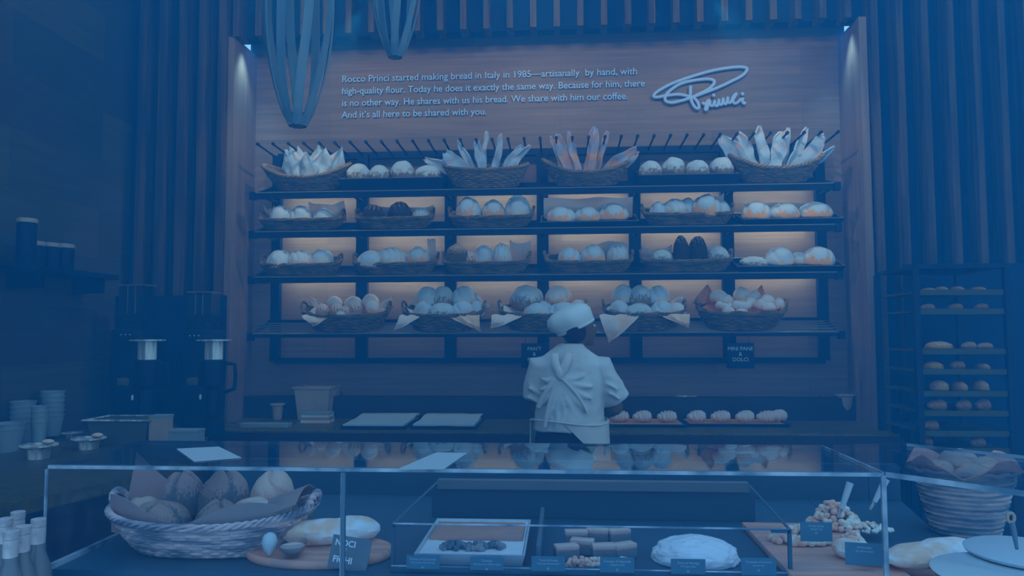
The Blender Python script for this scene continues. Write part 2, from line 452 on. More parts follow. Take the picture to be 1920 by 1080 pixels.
# ------------------------------------------------------------------ wall writing
wt = empty('wall_lettering', 'four lines of raised pale lettering on the oak wall above the shelves', 'lettering', (at(641, 221, YW - 0.012)))
LINES = [("Rocco Princi started making bread in Italy in 1985\u2014artisanally  by hand, with", 641, 154.5, 1193),
         ("high-quality flour. Today he does it exactly the same way. Because for him, there", 641, 177, 1208),
         ("is no other way. He shares with us his bread. We share with him our coffee.", 641, 199.5, 1176),
         ("And it\u2019s all here to be shared with you.", 641, 221.5, 912)]
z4 = at(641, 221.5, YW - 0.012).z
for i, (s, x0, y0, x1) in enumerate(LINES):
    a = at(x0, y0, YW - 0.012); b = at(x1, y0 - 17, YW - 0.012)
    me = text_mesh(s, 0.072, 0.006, M['letter'], b.x - a.x, bold=0.0006)
    bm = bmesh.new(); bm.from_mesh(me); bm.verts.ensure_lookup_table()
    seen = set(); isl = []
    for v0 in bm.verts:
        if v0.index in seen: continue
        st_ = [v0]; seen.add(v0.index); cur = []
        while st_:
            q = st_.pop(); cur.append(q.index)
            for e in q.link_edges:
                o2 = e.other_vert(q)
                if o2.index not in seen: seen.add(o2.index); st_.append(o2)
        xs_ = [bm.verts[k].co.x for k in cur]
        isl.append((min(xs_), max(xs_), cur))
    isl.sort(key=lambda q: q[0])
    groups = []; hi = -9
    for lo_, h2, cur in isl:
        if lo_ - hi > 0.0125: groups.append([])
        groups[-1] += cur; hi = max(hi, h2)
    for g in groups:
        ix = {k: n_ for n_, k in enumerate(g)}
        m2 = bpy.data.meshes.new('word')
        m2.from_pydata([tuple(bm.verts[k].co) for k in g], [], [[ix[v.index] for v in f.verts] for f in bm.faces if f.verts[0].index in ix])
        m2.materials.append(M['letter'])
        link('word', m2, wt, Vector((a.x, YW - 0.012, a.z)) - wt.location, UP)
    bm.free()
SG = 4.696
def sgp(p): return at(1180 + p[0] / SG, p[1] / SG, YW - 0.03)
def smooth_path(pts, k=6):
    P = [Vector(p) for p in pts]
    out = []
    for i in range(len(P) - 1):
        a = P[max(i - 1, 0)]; b = P[i]; c = P[i + 1]; d = P[min(i + 2, len(P) - 1)]
        for j in range(k):
            t = j / k
            out.append(0.5 * ((2 * b) + (c - a) * t + (2 * a - 5 * b + 4 * c - d) * t * t + (3 * b - a - 3 * c + d) * t ** 3))
    out.append(P[-1]); return out
sig = empty('signature_sign', 'large raised pale handwritten signature on the oak wall right of the lettering', 'sign', at(1310, 205, YW - 0.03))
STROKES = [([(540, 855), (440, 833), (330, 842), (250, 857), (213, 850), (240, 812), (350, 748), (500, 690), (700, 630), (850, 601), (960, 590), (1025, 597), (1033, 622), (990, 668), (900, 715), (780, 772), (650, 822), (540, 862), (450, 890), (370, 905), (318, 888), (322, 838), (375, 785), (455, 737), (560, 710), (680, 697), (740, 708), (742, 740), (690, 790), (600, 836), (545, 862)], 0.0125),
           ([(538, 757), (538, 850), (552, 905), (580, 948), (605, 957), (612, 930), (590, 885), (550, 850)], 0.0125),
           ([(640, 902), (660, 918), (682, 900), (700, 880), (690, 905), (672, 940), (668, 965), (680, 968), (694, 930), (708, 885)], 0.011),
           ([(708, 885), (712, 925), (735, 932), (752, 885), (752, 925), (775, 932), (790, 875), (790, 915), (812, 922), (828, 865), (830, 908), (852, 915), (868, 855), (868, 900), (890, 905), (915, 850), (945, 822), (930, 850), (912, 885), (925, 912), (958, 900), (985, 868)], 0.011),
           ([(1002, 862), (995, 890), (1008, 915), (1022, 900)], 0.011)]
mb = MB()
for s, r in STROKES:
    mb.tube([p - sig.location for p in smooth_path([sgp(q) for q in s])], r, 8)
for q in ((742, 840), (996, 828)):
    p = sgp(q) - sig.location
    mb.ellipsoid(p, (0.014, 0.011, 0.014), 10, 6)
mb.build('script_letters', M['letter'], sig)
mb = MB()
for q in ((215, 850), (960, 590), (540, 855), (700, 900), (900, 900), (1008, 905), (370, 900)):
    p = sgp(q) - sig.location
    mb.lathe([(0.005, 0), (0.005, 0.03)], 8, Matrix.Translation(p) @ Matrix.Rotation(-PI / 2, 4, 'X'))
mb.build('standoff_pins', M['steel_dark'], sig)

# ------------------------------------------------------------------ bread rack on the wall
SY0, SY1 = 4.99, 5.30
TILT = math.atan2(0.1, SY1 - SY0)
ROWY = [352.5, 427.5, 514.5, 623.5]
SHZ = [at(1021, y, SY0).z for y in ROWY]
XS0, XS1 = at(474, 430, SY0).x, at(1571, 430, SY0).x
rack = empty('bread_rack', 'black steel wall rack with four tilted shelves full of bread', 'shelf rack', ((XS0 + XS1) / 2, YW, 1.25))
R0 = rack.location
def rel(v): return Vector(v) - R0
UPX = [at(x, 500, 5.27).x for x in (518, 679, 845, 1018, 1191, 1365, 1541)]
zb = at(1021, 676, 5.27).z; zt = at(1021, 283, 5.27).z
for i, x in enumerate(UPX):
    w_ = 0.033 if i in (0, 6) else 0.042
    MB().box(x - w_, x + w_, 5.25, 5.30, zb, zt).build('upright', M['black'], rack, False).location = -R0
MB().box(UPX[0], UPX[-1], 5.25, 5.29, zb - 0.02, zb + 0.02).build('bottom_rail', M['black'], rack, False).location = -R0
pr = MB().box(UPX[0], UPX[-1], 5.27, 5.31, zt - 0.03, zt + 0.02).build('peg_rail', M['black'], rack, False)
pr.location = -R0
npeg = 37
for i in range(npeg):
    x = UPX[0] - 0.02 + (UPX[-1] - UPX[0] + 0.04) * i / (npeg - 1)
    MB().tube([(x, 5.30, zt - 0.005), (x, 5.0, zt + 0.006), (x, 4.955, zt + 0.01)], 0.007, 8).tube([(x, 4.962, zt + 0.009), (x, 4.945, zt + 0.01)], 0.012, 8).build('peg', M['black'], pr)
for r in range(4):
    sh = MB()
    z = SHZ[r]
    h = 0.045 if r < 3 else 0.03
    sh.box(XS0, XS1, SY0 - 0.012, SY0 + 0.012, z - h, z - 0.006)
    sh.box(XS0, XS1, SY1 - 0.02, SY1, z + 0.075, z + 0.1)
    for X in (XS0, XS1):
        s_ = 1 if X == XS0 else -1
        vs = [(X, SY0, z - 0.005), (X, SY0, z - h), (X, SY1, z + 0.1 - h), (X, SY1, z + 0.1), (X + 0.02 * s_, SY0, z - 0.005), (X + 0.02 * s_, SY0, z - h), (X + 0.02 * s_, SY1, z + 0.1 - h), (X + 0.02 * s_, SY1, z + 0.1)]
        sh.add(vs, [(0, 1, 2, 3), (7, 6, 5, 4), (0, 4, 5, 1), (1, 5, 6, 2), (2, 6, 7, 3), (3, 7, 4, 0)])
        sh.box(X - 0.02, X + 0.02, SY0 - 0.025, SY0 + 0.02, z - 0.05, z + 0.004)
    so = sh.build('shelf', M['black'], rack, False); so.location = -R0
    for k in range(5):
        y = SY0 + 0.04 + 0.052 * k; zz = z + (y - SY0) * 0.1 / (SY1 - SY0)
        MB().box(XS0, XS1, y - 0.011, y + 0.011, zz - 0.012, zz - 0.002).build('slat', M['black_edge'] if r == 3 else M['black'], so, False)  # bottom shelf's slats take the painted highlight tone
    MB().tube([(XS0 + 0.02, SY0 - 0.014, z - 0.003), (XS1 - 0.02, SY0 - 0.014, z - 0.003)], 0.0045, 6).build('rail_highlight', M['black_edge'], so)  # thin lighter tube paints the highlight line along the rail
    for x in UPX:
        MB().box(x - 0.012, x + 0.012, SY0, 5.26, z - 0.03, z - 0.012, Matrix.Identity(4)).build('bracket', M['black'], so, False)
# shelf lights: one strip per shelf, under its back edge
for r in range(4):
    z = SHZ[r]
    for i in range(6):
        xa, xb = UPX[i] + 0.05, UPX[i + 1] - 0.05
        area('shelf_strip_light', ((xa + xb) / 2, 5.24, z + 0.035), (math.radians(24), 0, 0), xb - xa, 0.012, (1.15 if r < 3 else 0.03), (0.58, 0.9, 1.0))

# ------------------------------------------------------------------ containers
def superell(a, b, p, th):
    c, s_ = math.cos(th), math.sin(th)
    return (a * math.copysign(abs(c) ** (2 / p), c), b * math.copysign(abs(s_) ** (2 / p), s_))
def basket_proto(kind, a, b, h, p, flare, rise, rows, m, lab, handles=True, amp=0.004, rim_r=0.008, nseg=96, hs=1.0):
    root = empty(kind, lab, 'basket')
    mb = MB()
    sub = 4
    R = rows * sub
    vs = []; fs = []
    def pos(th, t, off):
        k = 1 - flare * (1 - t) ** 1.3
        x, y = superell(a * k + off, b * k + off, p, th)
        return Vector((x, y, h * t + rise * t * math.cos(th) ** 2 * (1 if rise else 0)))
    for side in (0, 1):
        for j in range(R + 1):
            t = j / R
            row = int(j / sub)
            for i in range(nseg):
                th = 2 * PI * i / nseg
                o = amp * abs(math.sin(PI * j / sub)) + amp * 0.8 * math.cos(PI * (i / 2.0) + PI * row)
                vs.append(pos(th, t, (o if side == 0 else -0.008 + o * 0.3)))
    n = nseg; off = (R + 1) * n
    for j in range(R):
        for i in range(n):
            k = (i + 1) % n
            fs.append((j * n + i, j * n + k, (j + 1) * n + k, (j + 1) * n + i))
            fs.append((off + j * n + i, off + (j + 1) * n + i, off + (j + 1) * n + k, off + j * n + k))
    for i in range(n):
        k = (i + 1) % n
        fs.append((R * n + i, R * n + k, off + R * n + k, off + R * n + i))
    fs.append(tuple(range(n))[::-1])
    mb.add(vs, fs)
    mb.add([pos(2 * PI * i / n, 0.08, -0.006) for i in range(n)], [tuple(range(n))])
    mb.build('woven_body', m, root)
    mb = MB()
    for ph in (0, PI * 2 / 3, PI * 4 / 3):
        pts = []
        for i in range(160):
            th = 2 * PI * i / 160
            q = pos(th, 1.0, 0.0)
            ww = th * 22 + ph
            d = Vector((math.cos(th), math.sin(th), 0))
            pts.append(q + d * (rim_r * math.cos(ww)) + Vector((0, 0, rim_r * math.sin(ww) + rim_r * 0.5)))
        mb.tube(pts, rim_r * 0.75, 6, closed=True)
    mb.build('braided_rim', m, root)
    if handles:
        for sx in (-1, 1):
            mb = MB()
            for ph in (0, PI):
                pts = []
                for i in range(31):
                    u = i / 30.0; a_ = PI * u
                    th = math.acos(0.995) ; yy = b * 0.42 * hs * math.cos(a_) ; zz = h + rise + 0.055 * hs * (b / 0.13) * math.sin(a_)
                    xx = sx * (a * 0.985 + 0.014 * math.sin(a_))
                    ww = u * 26 + ph
                    pts.append(Vector((xx + 0.005 * math.cos(ww), yy, zz + 0.005 * math.sin(ww))))
                mb.tube(pts, 0.0055, 6)
            mb.build('handle', m, root)
    reg(root)
    return root
def tray_proto(kind, a, b, h, m, lab, flare=0.02):
    root = empty(kind, lab, 'tray')
    mb = MB()
    t = 0.006
    def wall(p0, p1, q0, q1):
        p0, p1, q0, q1 = map(Vector, (p0, p1, q0, q1))
        n = (p1 - p0).cross(q0 - p0).normalized() * t
        mb.add([p0, p1, q1, q0, p0 + n, p1 + n, q1 + n, q0 + n], [(0, 1, 2, 3), (7, 6, 5, 4), (0, 4, 5, 1), (1, 5, 6, 2), (2, 6, 7, 3), (3, 7, 4, 0)])
    B = [(-a, -b, 0), (a, -b, 0), (a, b, 0), (-a, b, 0)]
    U = [(-a - flare, -b - flare * 0.3, h), (a + flare, -b - flare * 0.3, h), (a + flare, b, h), (-a - flare, b, h)]
    for i in range(4):
        k = (i + 1) % 4
        wall(B[i], B[k], U[i], U[k])
    mb.box(-a, a, -b, b, 0.0, t)
    mb.build('pan', m, root, False)
    rim = MB()
    for i in range(4):
        rim.tube([U[i], U[(i + 1) % 4]], 0.0035, 6)
    rim.build('rolled_rim', M['black_edge'], root)
    reg(root)
    return root

# protos are the first instances; moved into place on first use
def shelf_frame(r, xc, lift=0.0, yoff=0.0):
    y = 5.135 + yoff
    z = SHZ[r] + (y - SY0) * 0.1 / (SY1 - SY0) + lift
    return Matrix.Translation((xc, y, z)) @ Matrix.Rotation(TILT, 4, 'X')
used = {}
def place(proto, mtx, label, scale=(1, 1, 1), group=None):
    if proto.name not in used:
        used[proto.name] = 1; o = proto
    else:
        o = copy_tree(proto)
    loc, rot, _ = mtx.decompose()
    o.location = loc; o.rotation_euler = rot.to_euler(); o.scale = scale
    tag(o, label, None, group)
    return o

B_BOAT = basket_proto('boat_basket', 0.27, 0.135, 0.10, 2.2, 0.34, 0.075, 8, M['wicker'], 'x', False, amp=0.0035)
B_RECT = basket_proto('bread_basket', 0.285, 0.125, 0.075, 4.5, 0.14, 0.0, 6, M['wicker_dark'], 'x', True)
B_OVAL = basket_proto('oval_basket', 0.30, 0.14, 0.13, 2.3, 0.26, 0.02, 9, M['wicker'], 'x', False)
B_LARGE = basket_proto('large_oval_basket', 0.305, 0.15, 0.125, 2.6, 0.24, 0.0, 9, M['wicker_dark'], 'x', True)
B_TRAY = tray_proto('bread_tray', 0.335, 0.12, 0.075, M['black'], 'x', 0.008)
B_LOW = tray_proto('shallow_tray', 0.325, 0.13, 0.04, M['black'], 'x')

# ------------------------------------------------------------------ breads
def nz(p, s=1.0): return noise.noise(Vector(p) * s)
def loaf_mesh(name, m, seed, groove='cross', sq=2.4, top=1.0, wob=0.08, big=True, band=False):
    """unit loaf: radius 1 in x,y; z from 0 to 1 (scaled by the object)"""
    vs = []; fs = []
    n, mm = (56, 32) if big else (28, 16)
    sc = []
    off = Vector((seed * 3.1, seed * 1.7, 0))
    for j in range(mm + 1):
        t = PI * j / mm
        for i in range(n):
            a = 2 * PI * i / n
            d = Vector((math.sin(t) * math.cos(a), math.sin(t) * math.sin(a), math.cos(t)))
            k = 1 + wob * nz(d * 1.3 + off) + wob * 0.35 * nz(d * 4.5 + off)
            x, y = d.x * k, d.y * k
            z = d.z
            if z > 0: zz = 0.28 + z * 0.72 * (1 + 0.5 * wob * nz(d * 2 + off))
            else: zz = 0.28 - 0.28 * (abs(z) ** 0.6)
            g0 = 0.0
            if groove == 'cross' and z > 0.2:
                g = min(abs(d.x + 0.1 * nz(d * 3 + off)), abs(d.y + 0.1 * nz(d * 3)))
                g0 = math.exp(-(g / 0.09) ** 2); zz -= 0.09 * g0
            if groove == 'slash' and z > 0.1:
                g = abs(((d.x * 1.6 + d.y * 0.5 + 0.33) % 0.62) - 0.31)
                g0 = math.exp(-(g / 0.08) ** 2); zz -= 0.09 * g0
            if groove == 'crescent' and z > 0.0:
                g = abs(math.hypot(d.x * 1.0, d.y + 0.55 - 0.1) - 0.62)
                g0 = math.exp(-(g / 0.10) ** 2); zz -= 0.12 * g0
            vs.append((x, y, zz)); sc.append(g0 * (0.75 + 0.4 * nz(d * 6 + off)))
    for j in range(mm):
        for i in range(n):
            k = (i + 1) % n
            fs.append((j * n + i, (j + 1) * n + i, (j + 1) * n + k, j * n + k))
    me = MB().add(vs, fs).mesh(name, m)
    at_ = me.attributes.new('score', 'FLOAT', 'POINT')
    for i, q in enumerate(sc): at_.data[i].value = q
    return me
def ridged_mesh(name, m, seed, ridges=6):
    """croissant-like ridged bun, unit size"""
    vs = []; fs = []
    n, L_ = 20, 40
    for j in range(L_ + 1):
        u = j / L_; a = (u - 0.5) * 2
        rad = 0.5 * (1 - abs(a) ** 2.2) ** 0.5 + 0.03
        rad *= 1 + 0.2 * math.sin(u * ridges * 2 * PI)
        cx, cy = a, 0.35 * a * a
        for i in range(n):
            b = 2 * PI * i / n
            z = rad * math.sin(b)
            vs.append((cx, cy + rad * math.cos(b) * 1.1, 0.42 + z * 0.95 if z > 0 else 0.42 + z * 0.8))
    for j in range(L_):
        for i in range(n):
            k = (i + 1) % n
            fs.append((j * n + i, j * n + k, (j + 1) * n + k, (j + 1) * n + i))
    fs.append(tuple(range(n))[::-1]); fs.append(tuple(L_ * n + i for i in range(n)))
    return MB().add(vs, fs).mesh(name, m)
def ring_mesh(name, m, seed):
    mb = MB()
    pts = []
    N_ = 36
    for i in range(N_):
        a = 2 * PI * i / N_
        pts.append((0.68 * math.cos(a), 0.68 * math.sin(a), 0.36 + 0.03 * math.sin(3 * a + seed)))
    mb.tube(pts, [0.34 + 0.03 * math.sin(5 * 2 * PI * i / N_ + seed) for i in range(N_)], 14, closed=True)
    return mb.mesh(name, m)
def stick_mesh(name, m, seed, w=0.03, L_=0.32, ragged=0.6, th=0.012):
    """a long flat crisp strip standing on its end, base at origin, length along z"""
    rnd = random.Random(seed)
    off = Vector((seed * 2.3, 0, 0))
    def f(u, v):
        ww = w * (0.6 + 0.5 * math.sin(PI * min(1, v * 0.75 + 0.18))) * (1 + 0.25 * nz(Vector((v * 4, 0, 0)) + off))
        if v > 0.86: ww *= 1 - 0.8 * ((v - 0.86) / 0.14) * ragged
        x = (u - 0.5) * 2 * ww + 0.02 * nz(Vector((0, v * 2.5, 0)) + off)
        y = 0.018 * nz(Vector((u * 1.5, v * 4, 1)) + off) - (u - 0.5) ** 2 * 0.03
        top = 0.0
        if v > 0.8: top = 0.05 * ragged * nz(Vector((u * 5, 3, 0)) + off)
        return Vector((x, y, v * L_ + top))
    return MB().sheet(f, 8, 16, th).mesh(name, m)
def leaf_mesh(name, m, seed, w=0.07, L_=0.27):
    """broad pointed flatbread / folded sheet standing up, base at origin"""
    off = Vector((seed * 1.9, 5, 0))
    sk = (random.Random(seed).random() - 0.5) * 0.9
    def f(u, v):
        k = 1.0 if v < 0.55 else max(0.02, 1 - ((v - 0.55) / 0.45) ** 1.0)
        b = 0.45 + 0.55 * min(1, v / 0.45)
        x = (u - 0.5) * 2 * w * k * b + sk * w * v * 0.8 * (v > 0.0)
        y = 0.02 * nz(Vector((u * 3, v * 3, 0)) + off) + (u - 0.5) ** 2 * 0.09 * b
        return Vector((x, y, v * L_))
    return MB().sheet(f, 12, 16, 0.003).mesh(name, m)

BM = {
    'boule': [loaf_mesh('boule', M['rustic'], s, 'none', wob=0.13) for s in (1, 2, 3, 4, 5)],
    'white': [loaf_mesh('white_loaf', M['flour_light'], s, 'crescent') for s in (4, 5, 6)],
    'oval': [loaf_mesh('oval_loaf', M['flour'], s, 'slash') for s in (7, 8, 9)],
    'cres': [loaf_mesh('scored_loaf', M['flour'], s, 'crescent') for s in (10, 11)],
    'gold': [loaf_mesh('golden_loaf', M['golden'], s, 'slash') for s in (12, 13)],
    'dark': [loaf_mesh('dark_loaf', M['dark_bread'], s, 'slash', wob=0.15) for s in (14, 15)],
    'rye': [loaf_mesh('rye_loaf', M['olive_bread'], s, 'none', wob=0.2) for s in (16, 17)],
    'bun': [loaf_mesh('bun', M['bun'], s, 'none', wob=0.12, big=False) for s in (18, 19, 20)],
    'ring': [ring_mesh('ring_loaf', M['bun'], s) for s in (1, 2)],
    'ridged': [ridged_mesh('ridged_pastry', M['bun'], 1)],
    'brown': [loaf_mesh('brown_loaf', M['brown_loaf'], s, 'cross', wob=0.14) for s in (21, 22)],
    'tan': [loaf_mesh('tan_loaf', M['tan_loaf'], s, 'crescent', wob=0.12) for s in (23, 24)],
}
NAME = {'boule': 'round_loaf', 'white': 'white_loaf', 'oval': 'oval_loaf', 'cres': 'scored_loaf', 'gold': 'golden_loaf', 'dark': 'dark_loaf',
        'rye': 'rye_loaf', 'bun': 'bread_roll', 'ring': 'ring_loaf', 'ridged': 'ridged_pastry', 'brown': 'brown_loaf', 'tan': 'tan_loaf'}
cnt = {}
def bread(kind, F, x, y, z, rx, ry, hz, label, rot=0.0, tx=0.0, ty=0.0, group=None, v=None):
    me = BM[kind][(cnt.get(kind, 0) if v is None else v) % len(BM[kind])]
    cnt[kind] = cnt.get(kind, 0) + 1
    o = link(NAME[kind], me)
    o.matrix_world = F @ Matrix.Translation((x, y, z)) @ Euler((tx, ty, rot)).to_matrix().to_4x4() @ Matrix.Diagonal((rx, ry, hz, 1))
    tag(o, label, 'pastry' if kind == 'ridged' else 'bread', group)
    return o
ORD = ['leftmost', 'second from left', 'third from left', 'fourth from left', 'fifth from left', 'sixth from left', 'seventh from left', 'eighth from left', 'ninth from left', 'tenth from left']

def liner(F, pts_fn, m, label, name='cloth_liner', nx=14, ny=8, th=0.002, cat='cloth'):
    o = MB().sheet(pts_fn, nx, ny, th).build(name, m)
    o.matrix_world = F
    return tag(o, label, cat)

def xw(px, py=430, Y=5.1): return at(px, py, Y).x
PXM = 1370 / 5.1
def span(x0, x1, y): 
    a, b = xw(x0, y), xw(x1, y)
    return (a + b) / 2, (b - a) / 2
TOPN = {0: 'top', 1: 'second', 2: 'third', 3: 'bottom'}

# ---- top shelf
def fan(F, kind, specs, lab, grp, base=0.06, mk=None, colm=None):
    for i, (bx, by, ang, L_, w_, lean) in enumerate(specs):
        if kind == 'leaf':
            me = leaf_mesh('flatbread_sheet', colm, i + int(bx * 90) + 31, w_, L_)
        else:
            me = stick_mesh('flatbread_stick', colm, i * 3 + int(abs(bx) * 130) + 5, w_, L_)
        o = link('flatbread_sheet' if kind == 'leaf' else 'flatbread_stick', me)
        o.matrix_world = F @ Matrix.Translation((bx, by, base)) @ Euler((lean, ang, (i % 3 - 1) * 0.25)).to_matrix().to_4x4()
        tag(o, f'{lab}, {ORD[i]}', 'bread', grp)
M['crisp'] = mat('floured_flatbread', T(66, 118, 170, 1.4), 0.8, 0.1, bump=0.5, bscale=40, col2=T(88, 112, 146, 1.4), nscale=12, contrast=(0.52, 0.68))
M['crisp_tan'] = mat('toasted_flatbread', T(88, 104, 132, 1.4), 0.8, 0.1, bump=0.5, bscale=40, col2=T(62, 108, 162, 1.4), nscale=10, contrast=(0.42, 0.58))

c, h = span(496, 657, 330)
F = shelf_frame(0, c, 0.0)
place(B_BOAT, F, 'boat-shaped wicker basket of big white flatbread sheets, far left of the top shelf', (h / 0.27, 1, 1.0))
fan(F, 'leaf', [(-0.13, 0.03, -0.30, 0.24, 0.075, -0.1), (-0.10, 0.0, -0.16, 0.27, 0.07, -0.12), (-0.05, 0.04, -0.08, 0.26, 0.07, -0.12), (0.0, -0.02, 0.0, 0.22, 0.09, -0.02), (0.04, 0.03, 0.12, 0.265, 0.08, -0.1), (0.09, -0.01, 0.25, 0.255, 0.09, -0.06), (0.14, 0.03, 0.55, 0.27, 0.08, -0.05)],
    'pointed white flatbread sheet in the far-left top basket', 'flatbread sheets in the far-left top basket', 0.05, colm=M['crisp'])
c, h = span(648, 833, 345)
F = shelf_frame(0, c, 0.0, -0.02)
place(B_TRAY, F, 'deep black tray of four round loaves on the top shelf, left of centre', (h / 0.343, 1, 1.15))
for i, (px, wd, ht) in enumerate([(676, 46, 30), (713, 42, 26), (758, 48, 34), (803, 52, 24)]):
    bread('boule', F, xw(px, 330) - c, -0.03 + 0.02 * (i % 2), 0.05, wd / 2 / PXM, 0.085, ht / PXM + 0.022, f'floury round loaf in the left deep black tray on the top shelf, {ORD[i]}', rot=i * 1.1, group='loaves in the left deep tray')
c, h = span(833, 990, 330)
F = shelf_frame(0, c, 0.0)
place(B_OVAL, F, 'oval wicker basket of flatbread sticks on the top shelf, left of the centre upright', (h / 0.30, 1, 1.0))
fan(F, 'stick', [(-0.17, -0.02, -1.05, 0.30, 0.03, 0.1), (-0.14, 0.02, -0.95, 0.22, 0.03, 0.0), (-0.11, 0.0, -0.75, 0.25, 0.05, -0.05), (-0.06, 0.0, -0.5, 0.30, 0.022, -0.1), (-0.03, 0.04, 0.12, 0.32, 0.015, -0.1), (-0.01, -0.02, -0.15, 0.27, 0.03, -0.05), (0.04, 0.0, 0.27, 0.31, 0.024, -0.08), (0.08, 0.02, 0.65, 0.28, 0.022, -0.05), (0.10, -0.02, 0.8, 0.31, 0.024, 0.0)],
    'long flatbread stick in the oval top basket left of centre', 'flatbread sticks in the oval top basket', 0.06, colm=M['crisp'])
c, h = span(1018, 1184, 330)
F = shelf_frame(0, c, 0.0)
place(B_BOAT, F, 'boat-shaped wicker basket of tall bread sticks on the top shelf, right of centre', (h / 0.27, 1, 1.0))
fan(F, 'stick', [(-0.15, 0.02, -0.35, 0.30, 0.02, -0.05), (-0.10, 0.0, -0.32, 0.32, 0.04, -0.1), (-0.05, -0.02, -0.24, 0.33, 0.024, -0.08), (0.0, 0.02, 0.13, 0.35, 0.022, -0.1), (0.02, -0.02, 0.12, 0.34, 0.024, -0.08), (0.05, 0.03, 0.33, 0.33, 0.02, -0.08), (0.07, 0.0, 0.95, 0.34, 0.035, 0.0), (0.10, -0.03, 1.0, 0.30, 0.03, 0.1)],
    'tall bread stick in the boat-shaped basket right of centre', 'tall bread sticks right of centre', 0.05, colm=M['crisp_tan'])
c, h = span(1196, 1378, 335)
F = shelf_frame(0, c, 0.0, -0.02)
place(B_TRAY, F, 'deep black tray of four round loaves on the top shelf, right of centre', (h / 0.343, 1, 1.0))
for i, (px, wd, ht) in enumerate([(1219, 44, 26), (1262, 44, 32), (1306, 44, 26), (1351, 44, 30)]):
    bread('boule', F, xw(px, 330) - c, -0.03 + 0.02 * (i % 2), 0.045, wd / 2 / PXM, 0.085, ht / PXM + 0.022, f'floury round loaf in the right deep black tray on the top shelf, {ORD[i]}', rot=i * 0.8, group='loaves in the right deep tray')
c, h = span(1368, 1541, 320)
F = shelf_frame(0, c, 0.0)
place(B_BOAT, F, 'boat-shaped wicker basket of broad flatbread strips, far right of the top shelf', (h / 0.27, 1, 1.05))
fan(F, 'stick', [(-0.17, 0.0, -0.65, 0.33, 0.055, -0.05), (-0.12, 0.02, -0.42, 0.31, 0.035, -0.08), (-0.06, 0.0, -0.17, 0.33, 0.035, -0.1), (0.0, 0.0, 0.10, 0.29, 0.045, -0.12), (0.04, 0.03, 0.15, 0.31, 0.03, -0.1), (0.08, 0.0, 0.45, 0.34, 0.03, -0.08), (0.13, 0.0, 0.6, 0.31, 0.05, -0.06), (0.15, -0.03, 0.9, 0.28, 0.022, 0.0)],
    'broad flatbread strip in the far-right top basket', 'flatbread strips in the far-right top basket', 0.05, colm=M['crisp'])

# ---- rows two and three
def back_cloth(F, x0, x1, z0, z1, lab, peak=0.02, yb=0.085, m='cloth', lean=0.03, seed=1):
    def f(u, v):
        x = x0 + (x1 - x0) * u
        top = z1 + peak * (abs(u - 0.5) * 2) ** 3 + 0.01 * nz((u * 4 + seed, 0, 0))
        return Vector((x, yb - lean * v + 0.012 * nz((u * 5, v * 2, seed)), z0 + (top - z0) * v))
    return liner(F, f, M[m], lab)
def row_item(r, x0, x1, ctype, loaves, desc, kdesc, yb=None, cloth=None):
    c, h = span(x0, x1, ROWY[r] - 25)
    F = shelf_frame(r, c, 0.0, -0.005)
    if ctype == 'rect':
        place(B_RECT, F, desc, (h / 0.285 * 0.96, 1, 1.0)); zb_ = 0.035
    else:
        place(B_LOW, F, desc, (h / 0.345, 1, 1.0)); zb_ = 0.012
    if cloth:
        for k, (cx0, cx1, z1, peak) in enumerate(cloth):
            back_cloth(F, xw(cx0, ROWY[r] - 25) - c, xw(cx1, ROWY[r] - 25) - c, 0.03, z1, f'pale {"paper" if ctype == "low" else "linen"}{" piece" if len(cloth) > 1 else ""} behind the loaves in the {kdesc}{(", right one", ", left one")[int(cx0 < (x0 + x1) / 2)] if len(cloth) > 1 else ""}', peak, seed=k + r * 7 + int(x0))
    for i, (kind, px, wd, top) in enumerate(loaves):
        bread(kind, F, xw(px, ROWY[r] - 25) - c, -0.025 + 0.02 * ((i * 7) % 3 - 1), zb_, wd / 2 / PXM, min(0.1, max(0.06, wd / 2 / PXM)), max(0.05, top), f'{LD[kind]} in the {kdesc}, {ORD[i]}', rot=(0.25 * ((i * 5) % 3 - 1)), tx=-0.12, group=f'loaves in the {kdesc}')
LD = {'boule': 'floury round loaf', 'white': 'white floured loaf', 'oval': 'slashed floury loaf', 'cres': 'crescent-scored loaf', 'gold': 'golden loaf', 'dark': 'very dark loaf', 'rye': 'dark knobbly loaf', 'bun': 'pale bun', 'ring': 'ring-shaped loaf'}
row_item(1, 490, 645, 'rect', [('white', 530, 42, 0.135), ('white', 567, 44, 0.13), ('white', 607, 40, 0.105)], 'wicker basket of white loaves and cloth, far left of the second shelf', 'far-left basket on the second shelf', cloth=[(575, 643, 0.16, 0.025), (490, 510, 0.13, 0.03)])
row_item(1, 669, 814, 'rect', [('dark', 702, 44, 0.13), ('dark', 751, 46, 0.145), ('oval', 790, 36, 0.10)], 'wicker basket of very dark loaves on the second shelf', 'dark-loaf basket on the second shelf', cloth=[(700, 811, 0.125, 0.02)])
row_item(1, 842, 1002, 'rect', [('cres', 879, 48, 0.175), ('cres', 926, 46, 0.15), ('white', 971, 50, 0.18)], 'wicker basket of three big cut loaves, left of the centre upright on second shelf', 'big-loaf basket left of centre on second shelf')
row_item(1, 1015, 1194, 'low', [('cres', 1052, 56, 0.12), ('cres', 1101, 52, 0.115), ('cres', 1150, 58, 0.135)], 'black tray with white paper and three loaves, centre of the second shelf', 'paper-lined centre tray on the second shelf', cloth=[(1019, 1188, 0.175, 0.004)])
row_item(1, 1203, 1374, 'rect', [('white', 1232, 32, 0.12), ('oval', 1265, 52, 0.135), ('white', 1290, 34, 0.14), ('cres', 1322, 56, 0.165), ('white', 1353, 32, 0.12)], 'wicker basket of five loaves right of centre on the second shelf', 'five-loaf basket on the second shelf', cloth=[(1330, 1360, 0.17, 0.03)])
